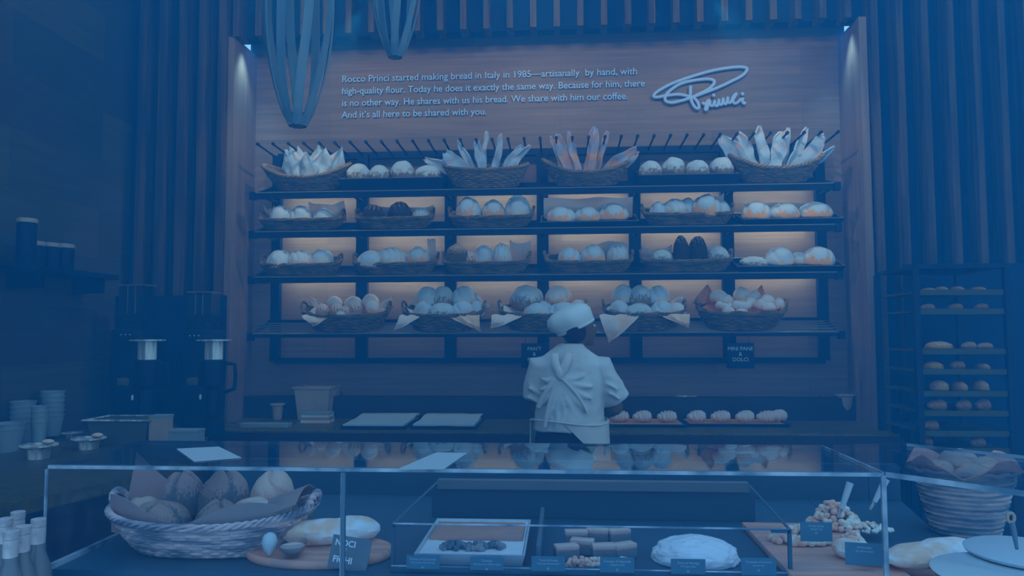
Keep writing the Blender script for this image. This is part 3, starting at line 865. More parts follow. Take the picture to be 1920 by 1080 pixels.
row_item(1, 1386, 1570, 'low', [('cres', 1415, 54, 0.135), ('cres', 1470, 58, 0.12), ('cres', 1530, 62, 0.12)], 'shallow black tray of three long loaves, far right of the second shelf', 'far-right tray on the second shelf', cloth=[(1400, 1540, 0.12, 0.0)])
row_item(2, 492, 640, 'rect', [('white', 528, 50, 0.135), ('oval', 566, 56, 0.13), ('white', 603, 46, 0.135)], 'wicker basket of three floury loaves, far left of the third shelf', 'far-left basket on the third shelf')
row_item(2, 664, 822, 'rect', [('white', 700, 58, 0.125), ('oval', 735, 64, 0.14), ('cres', 784, 46, 0.14)], 'wicker basket of floury loaves with tall paper, second on the third shelf', 'second basket from left on the third shelf', cloth=[(800, 815, 0.22, 0.0)])
row_item(2, 831, 995, 'rect', [('rye', 858, 44, 0.165), ('gold', 880, 34, 0.11), ('white', 908, 42, 0.145), ('oval', 941, 38, 0.165)], 'wicker basket of knotted and floury loaves left of centre on third shelf', 'mixed-loaf basket on the third shelf', cloth=[(955, 995, 0.18, 0.03)])
row_item(2, 1020, 1187, 'rect', [('cres', 1067, 44, 0.13), ('cres', 1112, 48, 0.145), ('oval', 1158, 44, 0.145)], 'wicker basket of three scored loaves and paper, centre of the third shelf', 'central three-loaf basket on the third shelf', cloth=[(1120, 1180, 0.185, -0.02)])
row_item(2, 1200, 1372, 'rect', [('boule', 1240, 40, 0.105), ('dark', 1277, 30, 0.2), ('dark', 1308, 36, 0.19), ('boule', 1346, 40, 0.12)], 'wicker basket with two tall blackened loaves right of centre on third shelf', 'blackened-loaf basket on the third shelf', cloth=[(1204, 1262, 0.13, 0.03), (1320, 1365, 0.15, -0.03)])
row_item(2, 1376, 1572, 'low', [('boule', 1412, 52, 0.075), ('white', 1461, 54, 0.135), ('oval', 1499, 34, 0.095), ('cres', 1532, 56, 0.14)], 'shallow black tray of four floury loaves, far right of the third shelf', 'far-right tray on the third shelf')

# ---- bottom shelf: five large oval baskets
def big_basket(x0, x1, desc, kdesc, loaves, corners, liner_m='cloth'):
    c, h = span(x0, x1, 590)
    F = shelf_frame(3, c, 0.002, -0.03)
    place(B_LARGE, F, desc, (h / 0.305 * 0.95, 1.0, 1.0))
    X = lambda px: xw(px, 580, 5.08) - c
    # liner: an oval bowl of cloth with corner flaps
    a, b = h * 0.86, 0.125
    def f(u, v):
        th = 2 * PI * u
        k = 0.35 + 0.68 * v
        wob = 0.02 * nz((math.cos(th) * 3 + c, math.sin(th) * 3, v))
        return Vector((a * k * math.cos(th), b * k * math.sin(th), 0.03 + 0.10 * v ** 1.5 + wob + (0.012 * math.sin(th * 5 + c * 3) if v > 0.6 else 0)))
    lo = liner(F, f, M[liner_m], f'crumpled {"linen" if liner_m == "cloth" else "brown paper"} lining the {kdesc}', 'basket_liner', 40, 5)
    for (px, tipx, tipz, yy, wd) in corners:
        xa, xt = X(px), X(tipx)
        def g(u, v, xa=xa, xt=xt, tipz=tipz, yy=yy, wd=wd):
            k = max(0.02, 1 - v ** 1.25)
            return Vector((xa + (u - 0.5) * wd * k + (xt - xa) * v ** 1.3, yy - ((0.035 * math.sin(PI * v * 0.8)) if yy < 0 else 0) + 0.016 * nz((u * 4, v * 3, xa)), 0.13 + (tipz - 0.13) * v ** 1.15 + 0.012 * nz((u * 5, v * 2, xa * 3))))
        fl = MB().sheet(g, 8, 8, 0.002).build('folded_corner', M[liner_m], lo)
    for i, (kind, px, py, wd, ht, yy) in enumerate(loaves):
        # height in the shelf frame from the picture row
        P = at(px, py, 5.08 + yy)
        q = F.inverted() @ P
        bread(kind, F, q.x, yy, q.z - ht / PXM, wd / 2 / PXM, wd / 2 / PXM * 0.85, ht / PXM, f'{LD[kind]} in the {kdesc}, {WH[i]}', rot=0.5 * (i % 3 - 1), tx=-0.1, group=f'loaves in the {kdesc}')
WH = ['back row left', 'back row centre', 'back row right', 'front row left', 'front row centre', 'front row right', 'front far right', 'middle row left', 'middle row centre', 'middle row right', 'middle row far right', 'low in front', 'at the left rim']
big_basket(571, 735, 'large oval basket of knobbly brown rolls, leftmost on the bottom shelf', 'leftmost basket on the bottom shelf',
    [('bun', 629, 553, 34, 26, 0.06), ('bun', 665, 553, 36, 26, 0.06), ('bun', 697, 548, 36, 30, 0.06), ('gold', 606, 568, 30, 24, -0.02), ('gold', 633, 567, 28, 26, -0.04), ('gold', 668, 562, 30, 30, -0.04), ('bun', 699, 562, 30, 24, -0.02), ('gold', 648, 572, 26, 22, -0.06), ('bun', 642, 581, 26, 18, -0.08)],
    [(590, 580, 0.2, 0.08, 0.16), (718, 733, 0.21, 0.06, 0.14), (605, 600, 0.06, -0.13, 0.2)])
big_basket(757, 912, 'large oval basket of round loaves with trailing cloth, second on the bottom shelf', 'second basket from left on the bottom shelf',
    [('white', 803, 533, 48, 36, 0.07), ('boule', 832, 533, 44, 44, 0.05), ('white', 872, 532, 48, 38, 0.07), ('white', 795, 562, 38, 30, -0.03), ('boule', 830, 566, 56, 32, -0.06), ('white', 868, 562, 44, 28, -0.04), ('white', 893, 562, 34, 30, -0.01)],
    [(778, 748, 0.035, -0.14, 0.15), (785, 785, 0.245, 0.09, 0.17), (875, 905, 0.02, -0.14, 0.22), (895, 890, 0.23, 0.08, 0.14), (905, 916, 0.17, 0.03, 0.1)])
big_basket(935, 1100, 'large oval basket of big round loaves behind the baker, centre of the bottom shelf', 'centre basket on the bottom shelf',
    [('boule', 985, 531, 62, 48, 0.06), ('white', 1000, 534, 40, 40, 0.08), ('bun', 1047, 532, 54, 34, 0.06), ('cres', 1006, 566, 52, 34, -0.06), ('white', 1056, 564, 60, 34, -0.04), ('bun', 1085, 560, 40, 28, 0.0), ('white', 1020, 562, 34, 24, 0.0)],
    [(955, 924, 0.045, -0.14, 0.22), (940, 937, 0.17, 0.03, 0.1), (1085, 1102, 0.18, 0.03, 0.12)])
big_basket(1128, 1285, 'large oval basket of piled round loaves, right of the baker', 'basket beside the cap on the bottom shelf',
    [('white', 1166, 529, 42, 36, 0.07), ('boule', 1200, 531, 46, 40, 0.04), ('white', 1233, 531, 46, 36, 0.06), ('white', 1160, 561, 38, 28, -0.03), ('boule', 1198, 567, 52, 30, -0.06), ('white', 1240, 562, 44, 26, -0.04), ('bun', 1268, 566, 36, 26, -0.03)],
    [(1158, 1138, -0.055, -0.15, 0.27), (1268, 1283, 0.21, 0.06, 0.14), (1258, 1284, 0.04, -0.14, 0.2)])
big_basket(1302, 1472, 'large oval basket of small round buns in brown paper, rightmost on the bottom shelf', 'rightmost basket on the bottom shelf',
    [('bun', 1345, 540, 36, 24, 0.06), ('bun', 1388, 534, 32, 28, 0.06), ('bun', 1412, 541, 28, 24, 0.06), ('ring', 1355, 558, 30, 20, -0.03), ('ring', 1388, 555, 36, 24, -0.04), ('bun', 1436, 549, 32, 24, 0.0), ('bun', 1458, 556, 24, 24, 0.0), ('bun', 1360, 549, 26, 20, 0.02), ('bun', 1405, 553, 26, 20, 0.01), ('bun', 1425, 558, 26, 20, -0.02), ('bun', 1440, 565, 26, 16, -0.05), ('bun', 1390, 575, 24, 14, -0.08), ('bun', 1365, 573, 24, 14, -0.08)],
    [(1328, 1330, 0.27, 0.10, 0.20), (1425, 1432, 0.26, 0.10, 0.17)], 'kraft')
# stencilled flour lettering on two of the big loaves
def stencil(o):
    me = text_mesh('PRINCI', 0.34, 0.004, M['letter'], 1.15, 'CENTER')
    bm = bmesh.new(); bm.from_mesh(me)
    bmesh.ops.subdivide_edges(bm, edges=[e for e in bm.edges if e.calc_length() > 0.08], cuts=2)
    for v in bm.verts:
        x, z = v.co.x, 0.50 + v.co.y
        q = max(0.0, 1 - x * x - ((z - 0.28) / 0.72) ** 2)
        v.co = Vector((x, -math.sqrt(q) * 1.06 - v.co.z, z))
    bm.to_mesh(me); bm.free()
    link('stencilled_lettering', me, o)
for o in list(C.objects):
    if o.get('label') in ('floury round loaf in the basket beside the cap on the bottom shelf, back row centre', 'floury round loaf in the centre basket on the bottom shelf, back row left'):
        stencil(o)
# two small slate signs hung under the bottom shelf
for (px, lines, lab) in ((1002, ("PAN\u0027T", "\u0026", "PIZZA"), 'small black slate sign under the bottom shelf, half hidden by the baker'),
                         (1388, ("MINI PANE", "\u0026", "DOLCI"), 'small black slate sign under the bottom shelf, towards the right')):
    p = at(px, 664, 5.0)
    s_ = empty('shelf_sign', lab, 'sign', p)
    MB().box(-0.09, 0.09, -0.004, 0.004, -0.095, 0.075, bev=0.002).build('slate_panel', M['black'], s_)
    MB().tube([(-0.06, 0.0, 0.075), (-0.06, 0.0, 0.125)], 0.002, 5).tube([(0.06, 0.0, 0.075), (0.06, 0.0, 0.125)], 0.002, 5).build('hanger_wires', M['black'], s_)
    for i, t in enumerate(lines):
        link('chalk_text', text_mesh(t, 0.035, 0.0004, M['tag_text'], None, 'CENTER'), s_, (0, -0.0052, 0.025 - i * 0.036), UP)

# ------------------------------------------------------------------ back counter
ZC = 0.92
CY0, CY1 = 4.55, 5.33
cl = at(395, 812, CY0).x; cr = at(1652, 804, CY0).x
bc = empty('back_counter', 'long dark stone-topped counter under the bread shelves', 'counter', ((cl + cr) / 2, CY0, 0))
def loc0(o, root): o.location = -root.location; return o
loc0(MB().box(cl, NR - 0.01, CY0, YF - 0.01, ZC - 0.06, ZC, bev=0.004).box(NL + 0.01, NR - 0.01, YF - 0.01, CY1, ZC - 0.06, ZC).build('stone_top', M['stone'], bc, False), bc)
loc0(MB().box(cl + 0.03, NR - 0.03, CY0 + 0.04, CY1, 0.0, ZC - 0.06).build('cabinet_body', M['stone_side'], bc, False), bc)
loc0(MB().box(cl + 0.0, NR - 0.02, CY0 - 0.012, CY0 - 0.001, ZC - 0.115, ZC - 0.012).build('front_rail', M['stone_side'], bc, False), bc)
loc0(MB().box(NL + 0.01, NR - 0.01, 5.22, 5.34, ZC, at(1000, 745, 5.22).z).build('backsplash', M['stone_side'], bc, False), bc)

def onc(px, py, z=ZC): return atz(px, py, z)
# white pastry trays: two with cloth, two with ridged pastries
def sheet_tray(px0, px1, pyb, pyf, lab, kind):
    pf0 = onc(px0, pyf); pf1 = onc(px1, pyf)
    Yf = pf0.y; Yb = min(onc(px0, pyb).y, 5.2)
    root = empty('sheet_tray', lab, 'tray', ((pf0.x + pf1.x) / 2, (Yf + Yb) / 2, ZC))
    a = (pf1.x - pf0.x) / 2; b = (Yb - Yf) / 2
    mb = MB().box(-a, a, -b, b, 0.0, 0.006)
    for (x0, x1, y0, y1) in ((-a, a, -b, -b + 0.006), (-a, a, b - 0.006, b), (-a, -a + 0.006, -b, b), (a - 0.006, a, -b, b)):
        mb.box(x0, x1, y0, y1, 0.0, 0.02)
    mb.build('pan', M['black'], root, False)
    MB().sheet(lambda u, v: Vector(((u - 0.5) * 2 * (a - 0.01), (v - 0.5) * 2 * (b - 0.01), 0.010 + 0.001 * nz((u * 5, v * 5, px0)))), 12, 8, 0.002).build('baking_paper', M['kraft'], root)
    return root, a, b
for (x0, x1, lab, ol) in ((638, 760, 'black tray with folded white cloth on the back counter, left one', 'folded white cloth lying on the left tray of the back counter'),
                      (770, 893, 'black tray with folded white cloth on the back counter, right one', 'folded white cloth lying on the right tray of the back counter')):
    t, a, b = sheet_tray(x0, x1, 779, 805, lab, 'cloth')
    cz = ZC + 0.018
    def f(u, v, a=a, b=b, x0=x0): return Vector(((u - 0.5) * 2 * (a - 0.012), (v - 0.5) * 2 * (b - 0.012), 0.006 * nz((u * 3 + x0, v * 4, 0)) + 0.02 * v * math.exp(-((v - 0.8) / 0.25) ** 2)))
    o = MB().sheet(f, 16, 12, 0.012).build('folded_cloth', M['white_sheet']); o.location = (t.location.x, t.location.y, cz + 0.008)
    tag(o, ol, 'cloth')
t1, a1, b1 = sheet_tray(1136, 1287, 784, 801, 'black baking tray of ridged pastries beside the baker', 'p')
t2, a2, b2 = sheet_tray(1292, 1480, 783, 800, 'black baking tray of ridged pastries at the right of the back counter', 'p')
for i, (px, t) in enumerate(((1163, t1), (1207, t1), (1253, t1), (1309, t2), (1354, t2), (1400, t2), (1440, t2), (1462, t2))):
    p = at(px, 797, t.location.y - 0.03 + 0.06 * (i % 2 if i > 5 else 0))
    F = Matrix.Translation((p.x, p.y, ZC + 0.012))
    bread('ridged', F, 0, 0, 0, 0.07, 0.06, 0.08, f'pale ridged pastry on the {"left" if t is t1 else "right"} baking tray beside the baker, {ORD[i if i < 3 else i - 3]}', rot=0.25 + 0.2 * (i % 2), group='ridged pastries on the back counter')
# clear plastic tub with boxes in front, steel cups
p = onc(595, 784)
tub = empty('storage_tub', 'tall clear square plastic tub on the back counter', 'container', (p.x, p.y + 0.0, ZC))
mb = MB()
def sqring(a, z, b=None): b = b or a; return [(-a, -b, z), (a, -b, z), (a, b, z), (-a, b, z)]
def loft(rings, mtx=None, cap0=True, cap1=True):
    vs = []; fs = []
    n = len(rings[0])
    for r in rings: vs += [Vector(q) for q in r]
    for j in range(len(rings) - 1):
        for i in range(n):
            k = (i + 1) % n
            fs.append((j * n + i, j * n + k, (j + 1) * n + k, (j + 1) * n + i))
    if cap0: fs.append(tuple(range(n))[::-1])
    if cap1: fs.append(tuple((len(rings) - 1) * n + i for i in range(n)))
    return vs, fs
mb.add(*loft([sqring(0.105, 0), sqring(0.128, 0.225), sqring(0.122, 0.225), sqring(0.1, 0.008)]))
mb.build('tub_body', M['plastic_box'], tub, False)
MB().add(*loft([sqring(0.140, 0.222), sqring(0.140, 0.232), sqring(0.122, 0.232), sqring(0.122, 0.222)], None, False, False)).build('flange', M['plastic_box'], tub, False)
MB().box(-0.14, -0.12, -0.03, 0.03, 0.17, 0.19).box(0.12, 0.14, -0.03, 0.03, 0.17, 0.19).build('grips', M['plastic_box'], tub, False)
MB().sheet(lambda u, v: Vector(((u - 0.5) * 0.22, (v - 0.5) * 0.22, 0.21 + 0.008 * nz((u * 3, v * 3, 0)))), 8, 8, 0.004).build('flour_fill', M['kraft'], tub)
def carton(px0, px1, py, z0, h, d, lab, name='carton', m='cloth', Y=None, group=None):
    a = at(px0, py, Y) if Y else atz(px0, py, z0); b = at(px1, py, Y or a.y)
    root = empty(name, lab, 'box', ((a.x + b.x) / 2, a.y + d / 2, z0), group=group)
    hw = (b.x - a.x) / 2
    MB().box(-hw, hw, -d / 2, d / 2, 0, h, bev=0.004).build('carton_body', M[m], root, False)
    MB().box(-hw - 0.002, hw + 0.002, -d / 2 - 0.002, d / 2 + 0.002, h - 0.012, h + 0.002, bev=0.001).build('lid', M['cup'], root, False)
    return root
carton(563, 617, 794, ZC, 0.035, 0.12, 'lower flat white carton in front of the plastic tub', m='cloth')
carton(564, 616, 784, ZC + 0.038, 0.03, 0.12, 'upper flat white carton in front of the plastic tub', m='cloth', Y=onc(590, 794).y)
carton(450, 540, 802, ZC, 0.025, 0.07, 'long thin white carton lying at the left end of the back counter', m='plastic_box')
def steel_cup(px, py, r, h, lab, Y=None, m='chrome', group=None, name='steel_cup', z=ZC):
    p = at(px, py, Y) if Y else atz(px, py, z)
    root = empty(name, lab, 'cup', (p.x, p.y, z), group=group)
    MB().lathe([(r * 0.72, 0), (r * 0.8, h * 0.1), (r * 0.95, h * 0.9), (r * 0.9, h * 0.92), (r * 0.7, 0.006)], 24).build('cup_body', M[m], root)
    MB().lathe([(r, h * 0.9), (r * 1.28, h * 0.93), (r * 1.28, h), (r * 1.0, h)], 24, caps=True).build('rim_lid', M[m], root)
    return root
steel_cup(520, 786, 0.042, 0.11, 'small steel cup with wide rim, front one left of the plastic tub', m='plastic_box')
steel_cup(506, 781, 0.042, 0.125, 'small steel cup with wide rim, rear one left of the plastic tub', m='plastic_box')
steel_cup(1220, 781, 0.045, 0.11, 'dark steel cup behind the pastries, nearest the baker', m='steel_dark')
steel_cup(1248, 781, 0.04, 0.115, 'dark steel cup behind the pastries, beside the tall steel pot', m='steel_dark')
p = onc(1287, 783)
pot = empty('steel_pot', 'tall ribbed steel pot behind the tray of pastries', 'pot', (p.x, p.y, ZC))
MB().lathe([(0.06, 0), (0.07, 0.13), (0.072, 0.15), (0.065, 0.15), (0.055, 0.01)], 28).build('pot_body', M['steel_dark'], pot)
MB().lathe([(0.072, 0.148), (0.08, 0.152), (0.08, 0.16), (0.06, 0.16)], 28).build('lid', M['chrome'], pot)
# receipt or printer at the right end
p = onc(1578, 786)
pr_ = empty('counter_dispenser', 'dark counter dispenser with a steel hopper at the right end of back counter', 'dispenser', (p.x, p.y, ZC))
MB().box(-0.03, 0.22, -0.08, 0.1, 0, 0.12, bev=0.01).build('housing', M['black'], pr_)
MB().box(-0.14, -0.12, -0.01, 0.01, 0, 0.17).box(-0.15, 0.0, -0.03, 0.03, 0, 0.008).build('stand', M['steel_dark'], pr_, False)
MB().lathe([(0.035, 0.06), (0.05, 0.11), (0.055, 0.165), (0.07, 0.17), (0.07, 0.176), (0.045, 0.176)], 20, Matrix.Translation((0.01, -0.05, 0.0))).build('hopper', M['plastic_box'], pr_)
MB().ellipsoid((-0.085, -0.02, 0.09), (0.012, 0.01, 0.022), 10, 8).build('lever', M['chrome'], pr_)

# ------------------------------------------------------------------ left coffee counter
Zl = 0.92
LX1 = cl - 0.004
lc = empty('side_counter', 'dark counter along the left wall holding coffee equipment', 'counter', (-2.6, 4.0, 0))
poly = [(XL + 0.01, 2.6), (-2.0, 2.6), (-1.75, 3.5), (LX1, CY0 - 0.02), (LX1, 4.9), (XL + 0.01, 4.9)]
def prism(poly, z0, z1):
    n = len(poly)
    vs = [(x, y, z0) for x, y in poly] + [(x, y, z1) for x, y in poly]
    fs = [tuple(range(n))[::-1], tuple(range(n, 2 * n))] + [(i, (i + 1) % n, n + (i + 1) % n, n + i) for i in range(n)]
    return vs, fs
loc0(MB().add(*prism(poly, Zl - 0.05, Zl)).build('stone_top', M['stone'], lc, False), lc)
poly2 = [(x - (0.04 if x > -2.9 else 0), y + (0.04 if y < 3 else 0)) for x, y in poly]
loc0(MB().add(*prism(poly2, 0, Zl - 0.05)).build('cabinet_body', M['stone_side'], lc, False), lc)
# stacks of white cups: each stack is a column of nested cups, every cup on its own
def cup_mesh(r, h): return MB().lathe([(r * 0.72, 0), (r * 0.98, h * 0.96), (r * 1.04, h * 0.97), (r * 1.04, h), (r * 0.94, h), (r * 0.7, 0.004)], 28).mesh('paper_cup', M['cup'])
CM = cup_mesh(0.062, 0.12)
for si, (px, top, wd, Yc, pyb) in enumerate(((41, 752, 44, 3.95, 834), (96, 733, 42, 4.15, 826), (72, 761, 30, 3.85, 838), (12, 793, 60, 3.7, 840))):
    p = at(px, pyb, Yc); zt_ = at(px, top, Yc).z
    r = wd / 2 / 1370 * Yc
    n = max(1, int((zt_ - Zl - 0.12) / 0.028) + 1)
    nm = ['second stack from left', 'tallest rightmost stack', 'narrow stack in front of the tallest', 'low wide stack at the picture edge'][si]
    for k in range(n):
        o = link('paper_cup', CM); o.location = (p.x, p.y, zt_ - 0.12 - 0.028 * (n - 1 - k)); o.scale = (r / 0.062, r / 0.062, 1)
        if k == 0: o.location.z = max(o.location.z, Zl)
        tag(o, f'white cup in the {nm}, {["lowest", "second lowest", "third lowest", "fourth lowest", "fifth lowest", "sixth lowest", "seventh lowest", "eighth lowest"][k]}' , 'cup', 'stacked white cups')
# steel pan with food, boxes
p = at(240, 823, 4.05)
pan = empty('food_pan', 'deep rectangular steel food pan on the side counter', 'pan', (p.x, p.y, Zl))
MB().add(*loft([sqring(0.155, 0, 0.09), sqring(0.175, 0.135, 0.11), sqring(0.168, 0.135, 0.103), sqring(0.148, 0.006, 0.083)])).build('pan_body', M['steel_dark'], pan, False)
MB().add(*loft([sqring(0.195, 0.133, 0.13), sqring(0.195, 0.139, 0.13), sqring(0.168, 0.139, 0.103), sqring(0.168, 0.133, 0.103)], None, False, False)).build('rim', M['chrome'], pan, False)
carton(278, 310, 824, Zl, 0.16, 0.08, 'tall small white box beside the steel food pan', m='plastic_box', Y=3.95)
carton(303, 368, 823, Zl, 0.075, 0.1, 'low wide white box right of the steel food pan', m='cup', Y=3.98)
def dish(px, py, r, h, lab, Y, food=True):
    p = at(px, py, Y)
    root = empty('small_dish', lab, 'dish', (p.x, p.y, Zl))
    MB().lathe([(r * 0.55, 0), (r * 0.6, h * 0.7), (r * 1.0, h * 0.9), (r * 1.0, h), (r * 0.5, h * 0.85)], 28).build('dish_body', M['chrome'], root)
    if food:
        MB().ellipsoid((r * 0.55, 0, h + 0.012), (0.03, 0.025, 0.014), 12, 8).build('morsel', M['golden'], root)
    return root
dish(72, 862, 0.085, 0.07, 'steel dish with a pastry morsel in front of the cup stacks', 3.5)
dish(166, 841, 0.085, 0.06, 'steel dish with a pastry morsel below the food pan', 3.8)
dish(135, 812, 0.055, 0.03, 'small empty saucer-like dish right of the cup stacks', 4.2, False)
# coffee grinders with clear hoppers
def grinder(px, Y, lab, w_=0.11, ztop=None, htop=(537, 602)):
    p = at(px, 700, Y)
    z0 = Zl; zb2 = at(px, htop[1], Y).z; zt2 = at(px, htop[0], Y).z
    root = empty('coffee_grinder', lab, 'grinder', (p.x, p.y, z0))
    MB().box(-w_, w_, -0.12, 0.12, 0, zb2 - z0 - 0.05, bev=0.02).box(-w_ * 0.7, w_ * 0.7, -0.09, 0.09, zb2 - z0 - 0.06, zb2 - z0, bev=0.01).build('housing', M['black'], root)
    hw = w_ * 0.82
    hz0 = zb2 - z0; hz1 = zt2 - z0
    MB().add(*loft([sqring(hw * 0.75, hz0, 0.05), sqring(hw, hz0 + 0.05, 0.07), sqring(hw, hz1, 0.07), sqring(hw * 0.96, hz1, 0.066), sqring(hw * 0.96, hz0 + 0.05, 0.066), sqring(hw * 0.7, hz0 + 0.006, 0.045)])).build('bean_hopper', M['plastic_clear'], root, False)
    MB().box(-hw - 0.004, hw + 0.004, -0.074, 0.074, hz1, hz1 + 0.01).build('hopper_lid', M['steel_dark'], root, False)
    for s_ in (-1, 1):
        MB().box(s_ * hw * 0.3 - 0.003, s_ * hw * 0.3 + 0.003, -0.071, -0.066, hz0 + 0.05, hz1).build('hopper_rib', M['steel_dark'], root, False)
    MB().box(-0.03, 0.03, -0.16, -0.11, 0.28, 0.33, bev=0.008).build('spout', M['steel_dark'], root)
    for k in range(3):
        MB().lathe([(0.004, 0), (0.004, 0.004)], 8, Matrix.Translation((-0.03 + 0.03 * k, -0.122, zb2 - z0 - 0.09)) @ Matrix.Rotation(PI / 2, 4, 'X')).build('button', M['chrome'], root)
    return root
grinder(254, 4.7, 'tall black coffee grinder with clear bean hopper, left one')
grinder(380, 4.75, 'tall black coffee grinder with clear bean hopper, right one', 0.1, htop=(550, 604))
def urn(px, Y, lab, r=0.075):
    p = at(px, 700, Y); zt2 = at(px, 637, Y).z - Zl
    root = empty('coffee_urn', lab, 'coffee urn', (p.x, p.y, Zl))
    hh = zt2
    MB().lathe([(r * 0.9, 0), (r, 0.03), (r, 0.1), (r * 0.6, 0.11), (r * 0.6, 0.28), (r, 0.3), (r * 1.1, hh - 0.13), (r * 0.8, hh - 0.12)], 32).build('urn_body', M['black'], root)
    MB().lathe([(r * 0.75, hh - 0.13), (r * 0.75, hh - 0.01)], 32).build('steel_neck', M['chrome'], root)
    MB().lathe([(r * 0.5, hh - 0.012), (r * 1.45, hh - 0.006), (r * 1.45, hh), (r * 0.5, hh + 0.002)], 32).build('lid_plate', M['chrome'], root)
    MB().tube([(r * 1.0, 0, hh - 0.14), (r * 1.9, 0, hh - 0.15), (r * 2.0, 0, hh - 0.22), (r * 1.9, 0, hh - 0.3), (r * 1.0, 0, hh - 0.32)], 0.012, 8).build('handle', M['black'], root)
    MB().lathe([(0.008, 0), (0.012, 0.03), (0.008, 0.05)], 10, Matrix.Translation((-r * 0.6, -r * 1.05, 0.22)) @ Matrix.Scale(0.6, 4)).build('tap', M['chrome'], root)
    return root
urn(275, 4.3, 'black coffee urn with bright steel neck and flat lid, left one', 0.07)
urn(400, 4.35, 'black coffee urn with bright steel neck, right one beside the niche', 0.07)
# wall shelf with jars on the left wall
ya, yb_ = atz(0, 500, 2.0), None
def onwall(px, py):
    d = ray(px, py); t = (XL - CAM_LOC.x) / d.x
    return CAM_LOC + d * t
A = onwall(5, 500); B = onwall(152, 506)
ws = empty('wall_shelf', 'dark wooden shelf fixed to the plank wall at the left edge', 'shelf', (XL, (A.y + B.y) / 2, A.z))
MB().box(0, 0.26, -0.75, (B.y - A.y) / 2, -0.03, 0.0).build('board', M['slat_back'], ws, False)
MB().box(0, 0.2, -0.3, -0.27, -0.12, -0.03).build('bracket', M['black'], ws, False)
MB().box(0, 0.2, 0.25, 0.28, -0.12, -0.03).build('bracket', M['black'], ws, False)
for i, (px, pt, wd) in enumerate(((22, 452, 26), (52, 455, 26), (80, 457, 26), (4, 408, 20))):
    q = onwall(px, 480)
    zt3 = onwall(px, pt).z
    z0 = ws.location.z if i < 3 else ws.location.z
    y = q.y - 0.0
    jar = empty('storage_jar', ['lidded dark jar on the left wall shelf, first of three', 'lidded dark jar on the left wall shelf, middle of three', 'lidded dark jar on the left wall shelf, nearest the shelf end', 'tall dark canister on the left wall shelf at the picture edge'][i], 'jar', (XL + 0.14, y, z0))
    hh = max(0.1, (zt3 - z0) * 0.98)
    MB().lathe([(0.045, 0), (0.05, 0.01), (0.05, hh - 0.03), (0.04, hh - 0.02)], 20).build('jar_body', M['black'], jar)
    MB().lathe([(0.052, hh - 0.025), (0.054, hh - 0.005), (0.045, hh)], 20).build('lid', M['plastic_box'], jar)

# ------------------------------------------------------------------ pendant lamps of bent laths
def pendant(px, py, Y, s_, lab, rot):
    p = at(px, py, Y)
    root = empty('pendant_lamp', lab, 'pendant lamp', p, (0, 0, rot))
    Lz = 1.1 * s_
    n = 8
    for k in range(n):
        a = 2 * PI * k / n
        pts = []
        for j in range(22):
            t = j / 21.0
            r = s_ * (0.026 + 0.10 * math.sin(PI * t ** 0.85) ** 0.9)
            aa = a + 0.35 * math.sin(PI * t)
            pts.append(Vector((r * math.cos(aa), r * math.sin(aa), Lz * t)))
        # flat lath: ribbon tangent to the circle
        vs = []; fs = []
        w2, t2 = 0.0165 * s_, 0.003
        for j, q in enumerate(pts):
            rad = Vector((q.x, q.y, 0)).normalized(); tang = Vector((-rad.y, rad.x, 0))
            for (du, dv) in ((-w2, -t2), (w2, -t2), (w2, t2), (-w2, t2)):
                vs.append(q + tang * du + rad * dv)
        for j in range(21):
            for i in range(4):
                fs.append((j * 4 + i, j * 4 + (i + 1) % 4, (j + 1) * 4 + (i + 1) % 4, (j + 1) * 4 + i))
        fs.append((3, 2, 1, 0)); fs.append((84, 85, 86, 87))
        MB().add(vs, fs).build('lath', M['lath'], root, False)
    MB().lathe([(0.022 * s_, 0.015), (0.022 * s_, 0.05)], 16).build('end_plug', M['black'], root)
    MB().lathe([(0.006, Lz - 0.02), (0.006, Lz + 1.2)], 8).build('cord', M['black'], root)
    MB().ellipsoid((0, 0, Lz * 0.6), (0.04, 0.04, 0.05), 14, 10).build('bulb', M['plastic_box'], root)
pendant(558, 237, 2.6, 1.0, 'bentwood pendant lamp hanging nearest, its tip over the far-left basket', 0.3)
pendant(741, 108, 3.3, 1.0, 'bentwood pendant lamp hanging farther and higher, second from left', 0.1)

# ------------------------------------------------------------------ the baker
PY = 4.08
pb = at(1068, 800, PY)
person = empty('person', 'person in white cap, pale t-shirt and tied apron, seen from behind, working at the counter', 'person', (pb.x, PY, 0))
def remesh(o, v=0.012, sm=6):
    r = o.modifiers.new('remesh', 'REMESH'); r.mode = 'VOXEL'; r.voxel_size = v; r.use_smooth_shade = True
    s_ = o.modifiers.new('smooth', 'SMOOTH'); s_.iterations = sm; s_.factor = 0.5
def ell_tube(mb, pts, n=20):
    """pts: (x,y,z,rx,ry) rings stacked mostly in z"""
    rings = []
    for (x, y, z, rx, ry) in pts:
        rings.append([(x + rx * math.cos(2 * PI * i / n), y + ry * math.sin(2 * PI * i / n), z) for i in range(n)])
    mb.add(*loft(rings))
hz = at(1080, 600, PY).z          # reference heights
Zs = at(1068, 660, PY).z          # top of shoulders
def zz(py): return at(1068, py, PY).z
def xx(px, py=700): return at(px, py, PY).x - person.location.x
HX = xx(1085)                     # head centre
body = MB()
